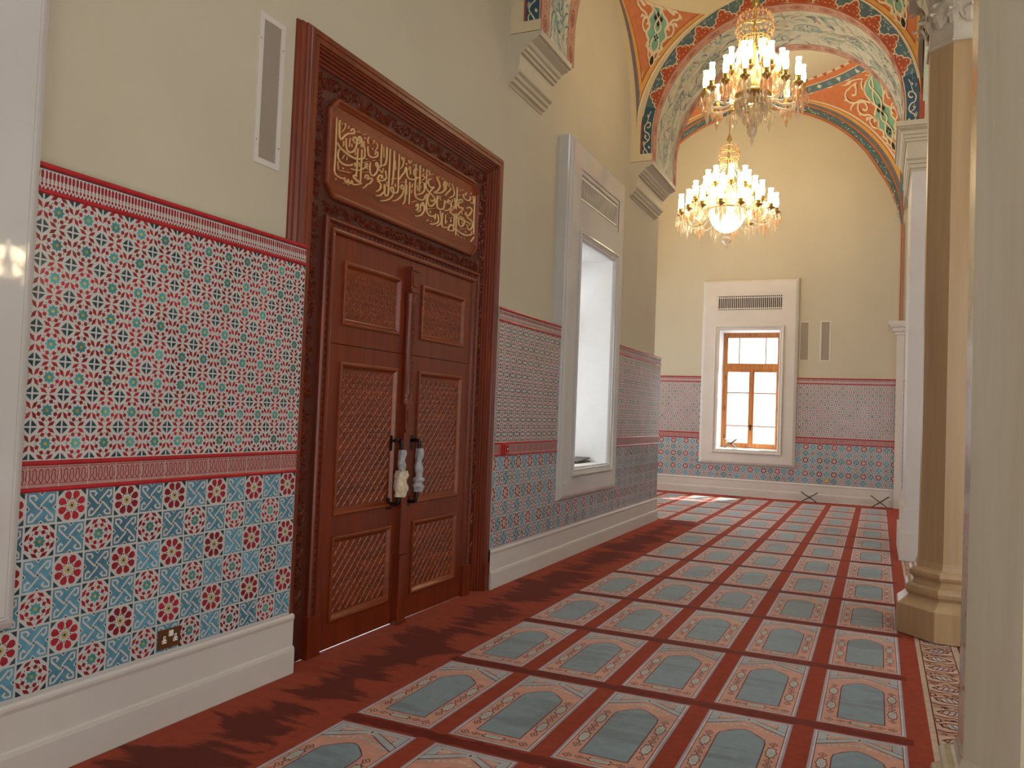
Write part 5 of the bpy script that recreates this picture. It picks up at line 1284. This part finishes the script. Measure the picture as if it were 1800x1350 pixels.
# ------------------------------------------------------------------ small things
def grille(name, fn, u0, u1, w0, w1, label, rim, group=None):
    c = ((u0 + u1) / 2, w0)
    p = fn(c[0], c[1], 0); e = empty(name, p, kind='thing', label=label, category='wall grille')
    if group: e['group'] = group
    def bx(b, a, c_, d, f, g0, g1): q, r = fn(a, d, g0), fn(c_, f, g1); b.box(min(q[0], r[0]), max(q[0], r[0]), min(q[1], r[1]), max(q[1], r[1]), d, f)
    def plate(b):
        b.mat('stone_white')
        for a, c_, d, f in ((u0 - rim, u0, w0 - rim, w1 + rim), (u1, u1 + rim, w0 - rim, w1 + rim), (u0, u1, w0 - rim, w0), (u0, u1, w1, w1 + rim)): bx(b, a, c_, d, f, -.003, .006)
        b.mat('steel')
        for u in (u0 - rim * .6, u1 + rim * .6):
            for f in (.12, .85): bx(b, u - .004, u + .004, w0 + (w1 - w0) * f - .004, w0 + (w1 - w0) * f + .004, .006, .008)
    part(e, 'frame', plate)
    part(e, 'mesh_panel', lambda b: (b.mat('mesh_grey'), bx(b, u0, u1, w0, w1, -.002, .0015)), 'brown grey mesh panel')
grille('speaker_grille', onwall(XW), 3.425, 3.565, 2.947, 3.735, 'tall narrow grey grille left of the carved door top', .034)
grille('speaker_grille', onfar(YF), -1.51, -1.36, 2.883, 3.66, 'narrow grey grille touching the right side of the far window surround', .014)
grille('speaker_grille', onfar(YF), -1.105, -.955, 2.883, 3.665, 'narrow grey grille standing clear to the right of the far window', .03)

def socket(name, fn, u0, u1, w0, w1, label, metal, two=True):
    e = empty(name, fn((u0 + u1) / 2, w0, 0), kind='thing', label=label, category='power socket')
    def bx(b, a, c_, d, f, g0, g1): q, r = fn(a, d, g0), fn(c_, f, g1); b.box(min(q[0], r[0]), max(q[0], r[0]), min(q[1], r[1]), max(q[1], r[1]), d, f)
    part(e, 'face_plate', lambda b: (b.mat(metal), bx(b, u0, u1, w0, w1, 0, .007)))
    W, H = u1 - u0, w1 - w0
    for uc in ((u0 + W * .27, u0 + W * .77) if two else ((u0 + u1) / 2,)):
        def ins(b):
            b.mat('plastic_white'); cz = w0 + H * .36; s = H
            bx(b, uc - .14 * s, uc + .14 * s, cz - .08 * s, cz + .10 * s, .007, .009); bx(b, uc - .07 * s, uc + .07 * s, cz + .10 * s, cz + .30 * s, .007, .009)
            b.mat('iron'); bx(b, uc - .018 * s, uc + .018 * s, cz + .15 * s, cz + .25 * s, .009, .0095)
            for t in (-.09, .09): bx(b, uc + (t - .03) * s, uc + (t + .03) * s, cz - .01 * s, cz + .03 * s, .009, .0095)
        part(e, 'socket_insert', ins)
    if two: part(e, 'switch', lambda b: (b.mat('plastic_white'), bx(b, u0 + W * .46, u0 + W * .64, w0 + H * .60, w0 + H * .90, .007, .012)))
socket('power_socket', onwall(XD), 2.817, 2.951, .372, .464, 'bronze double power socket on the blue tiles left of the door', 'bronze_plate')
socket('power_socket', onfar(YD), -.985, -.895, .395, .485, 'small brass socket low on the far wall tiles', 'brass', False)
socket('power_socket', onfar(YD), 1.80, 1.90, .40, .49, 'small brass socket glimpsed between the two columns', 'brass', False)
e = empty('fire_call_point', (XD, 6.60, 1.19), kind='thing', label='red fire alarm call point on the tile border beside the door', category='call point')
part(e, 'housing', lambda b: (b.mat('plastic_red'), b.loft([[(XD, y0, z0), (XD, y1, z0), (XD, y1, z1), (XD, y0, z1)] if not i else [(XD + .045, y0 + .006, z0 + .006), (XD + .045, y1 - .006, z0 + .006), (XD + .045, y1 - .006, z1 - .006), (XD + .045, y0 + .006, z1 - .006)] for i, (y0, y1, z0, z1) in enumerate([(6.555, 6.65, 1.19, 1.285)] * 2)])))
part(e, 'window', lambda b: (b.mat('iron'), b.box(XD + .045, XD + .047, 6.582, 6.628, 1.215, 1.262), b.mat('plastic_white'), b.poly(lambda u, w, d: (XD + .0475 + d, u, w), arc(6.605, 1.238, .012, 0, 2 * PI, 12)[:-1], 0)), 'dark break window')

def rehal(name, x, y, z, rz, label, w=.17, a1=.30, a2=.20, ang=40, kx=1.0):
    e = empty(name, (x, y, z), kind='thing', label=label, category='book stand'); ca, sa = math.cos(rz), math.sin(rz)
    L = a1 + a2; t = .007; an = math.radians(ang); hc = a2 * math.sin(an)
    for s in (1, -1):
        def bd(b):
            b.mat('stand_wood')
            pts = []
            for q in (-a2, a1):
                for o in (-t, t):
                    u = s * (q * math.cos(an)) - o * math.sin(an) * s * 1.0; v = hc + q * math.sin(an) + o * math.cos(an); pts.append((u, v))
            ring = [pts[0], pts[2], pts[3], pts[1]]
            def ext(y0, y1, rg): b.loft([[(x + ca * u - sa * yy, y + sa * u + ca * yy, z + max(v, 0.0)) for u, v in rg] for yy in (y0, y1)])
            n = 6
            # fingers interlock at the crossing, whole board above it
            ext(-w / 2, w / 2, [(s * .035 * math.cos(an) - o * math.sin(an) * s, hc + .035 * math.sin(an) + o * math.cos(an)) if i in (0, 3) else ring[i] for i, o in ((0, -t), (1, 0), (2, 0), (3, t))])
            for k in range(n):
                if (k % 2 == 0) == (s > 0): ext(-w / 2 + w * k / n, -w / 2 + w * (k + 1) / n, [ring[0], (s * .035 * math.cos(an) + t * math.sin(an) * s, hc + .035 * math.sin(an) - t * math.cos(an)), (s * .035 * math.cos(an) - t * math.sin(an) * s, hc + .035 * math.sin(an) + t * math.cos(an)), ring[3]])
        part(e, 'board', bd)
    return e
rehal('book_stand', -1.245, 17.22, 0.003, 0.06, 'folding wooden book stand on the floor under the brass socket', a1=.19, a2=.17, ang=33)
rehal('book_stand', .045, 17.20, 0.003, 0.04, 'folding wooden book stand on the floor by the white pilaster', a1=.20, a2=.17, ang=36)
rehal('book_stand', -2.90, 17.74, .985, -.10, 'small folding book stand standing open on the wooden window sill', a1=.16, a2=.16, ang=38)
e = empty('book_stand', (-3.36, 9.3, .985), kind='thing', label='closed book stand lying flat on the sill of the tall window', category='book stand')
part(e, 'board', lambda b: (b.mat('stand_wood'), b.box(-3.46, -3.26, 9.00, 9.54, .985, 1.000)))
part(e, 'board', lambda b: (b.mat('stand_wood'), b.loft([[(x, y, z) for x, z in ((-3.45, zz), (-3.27, zz), (-3.27, zz + .014), (-3.45, zz + .014))] for y, zz in ((9.02, 1.002), (9.53, 1.035))])))
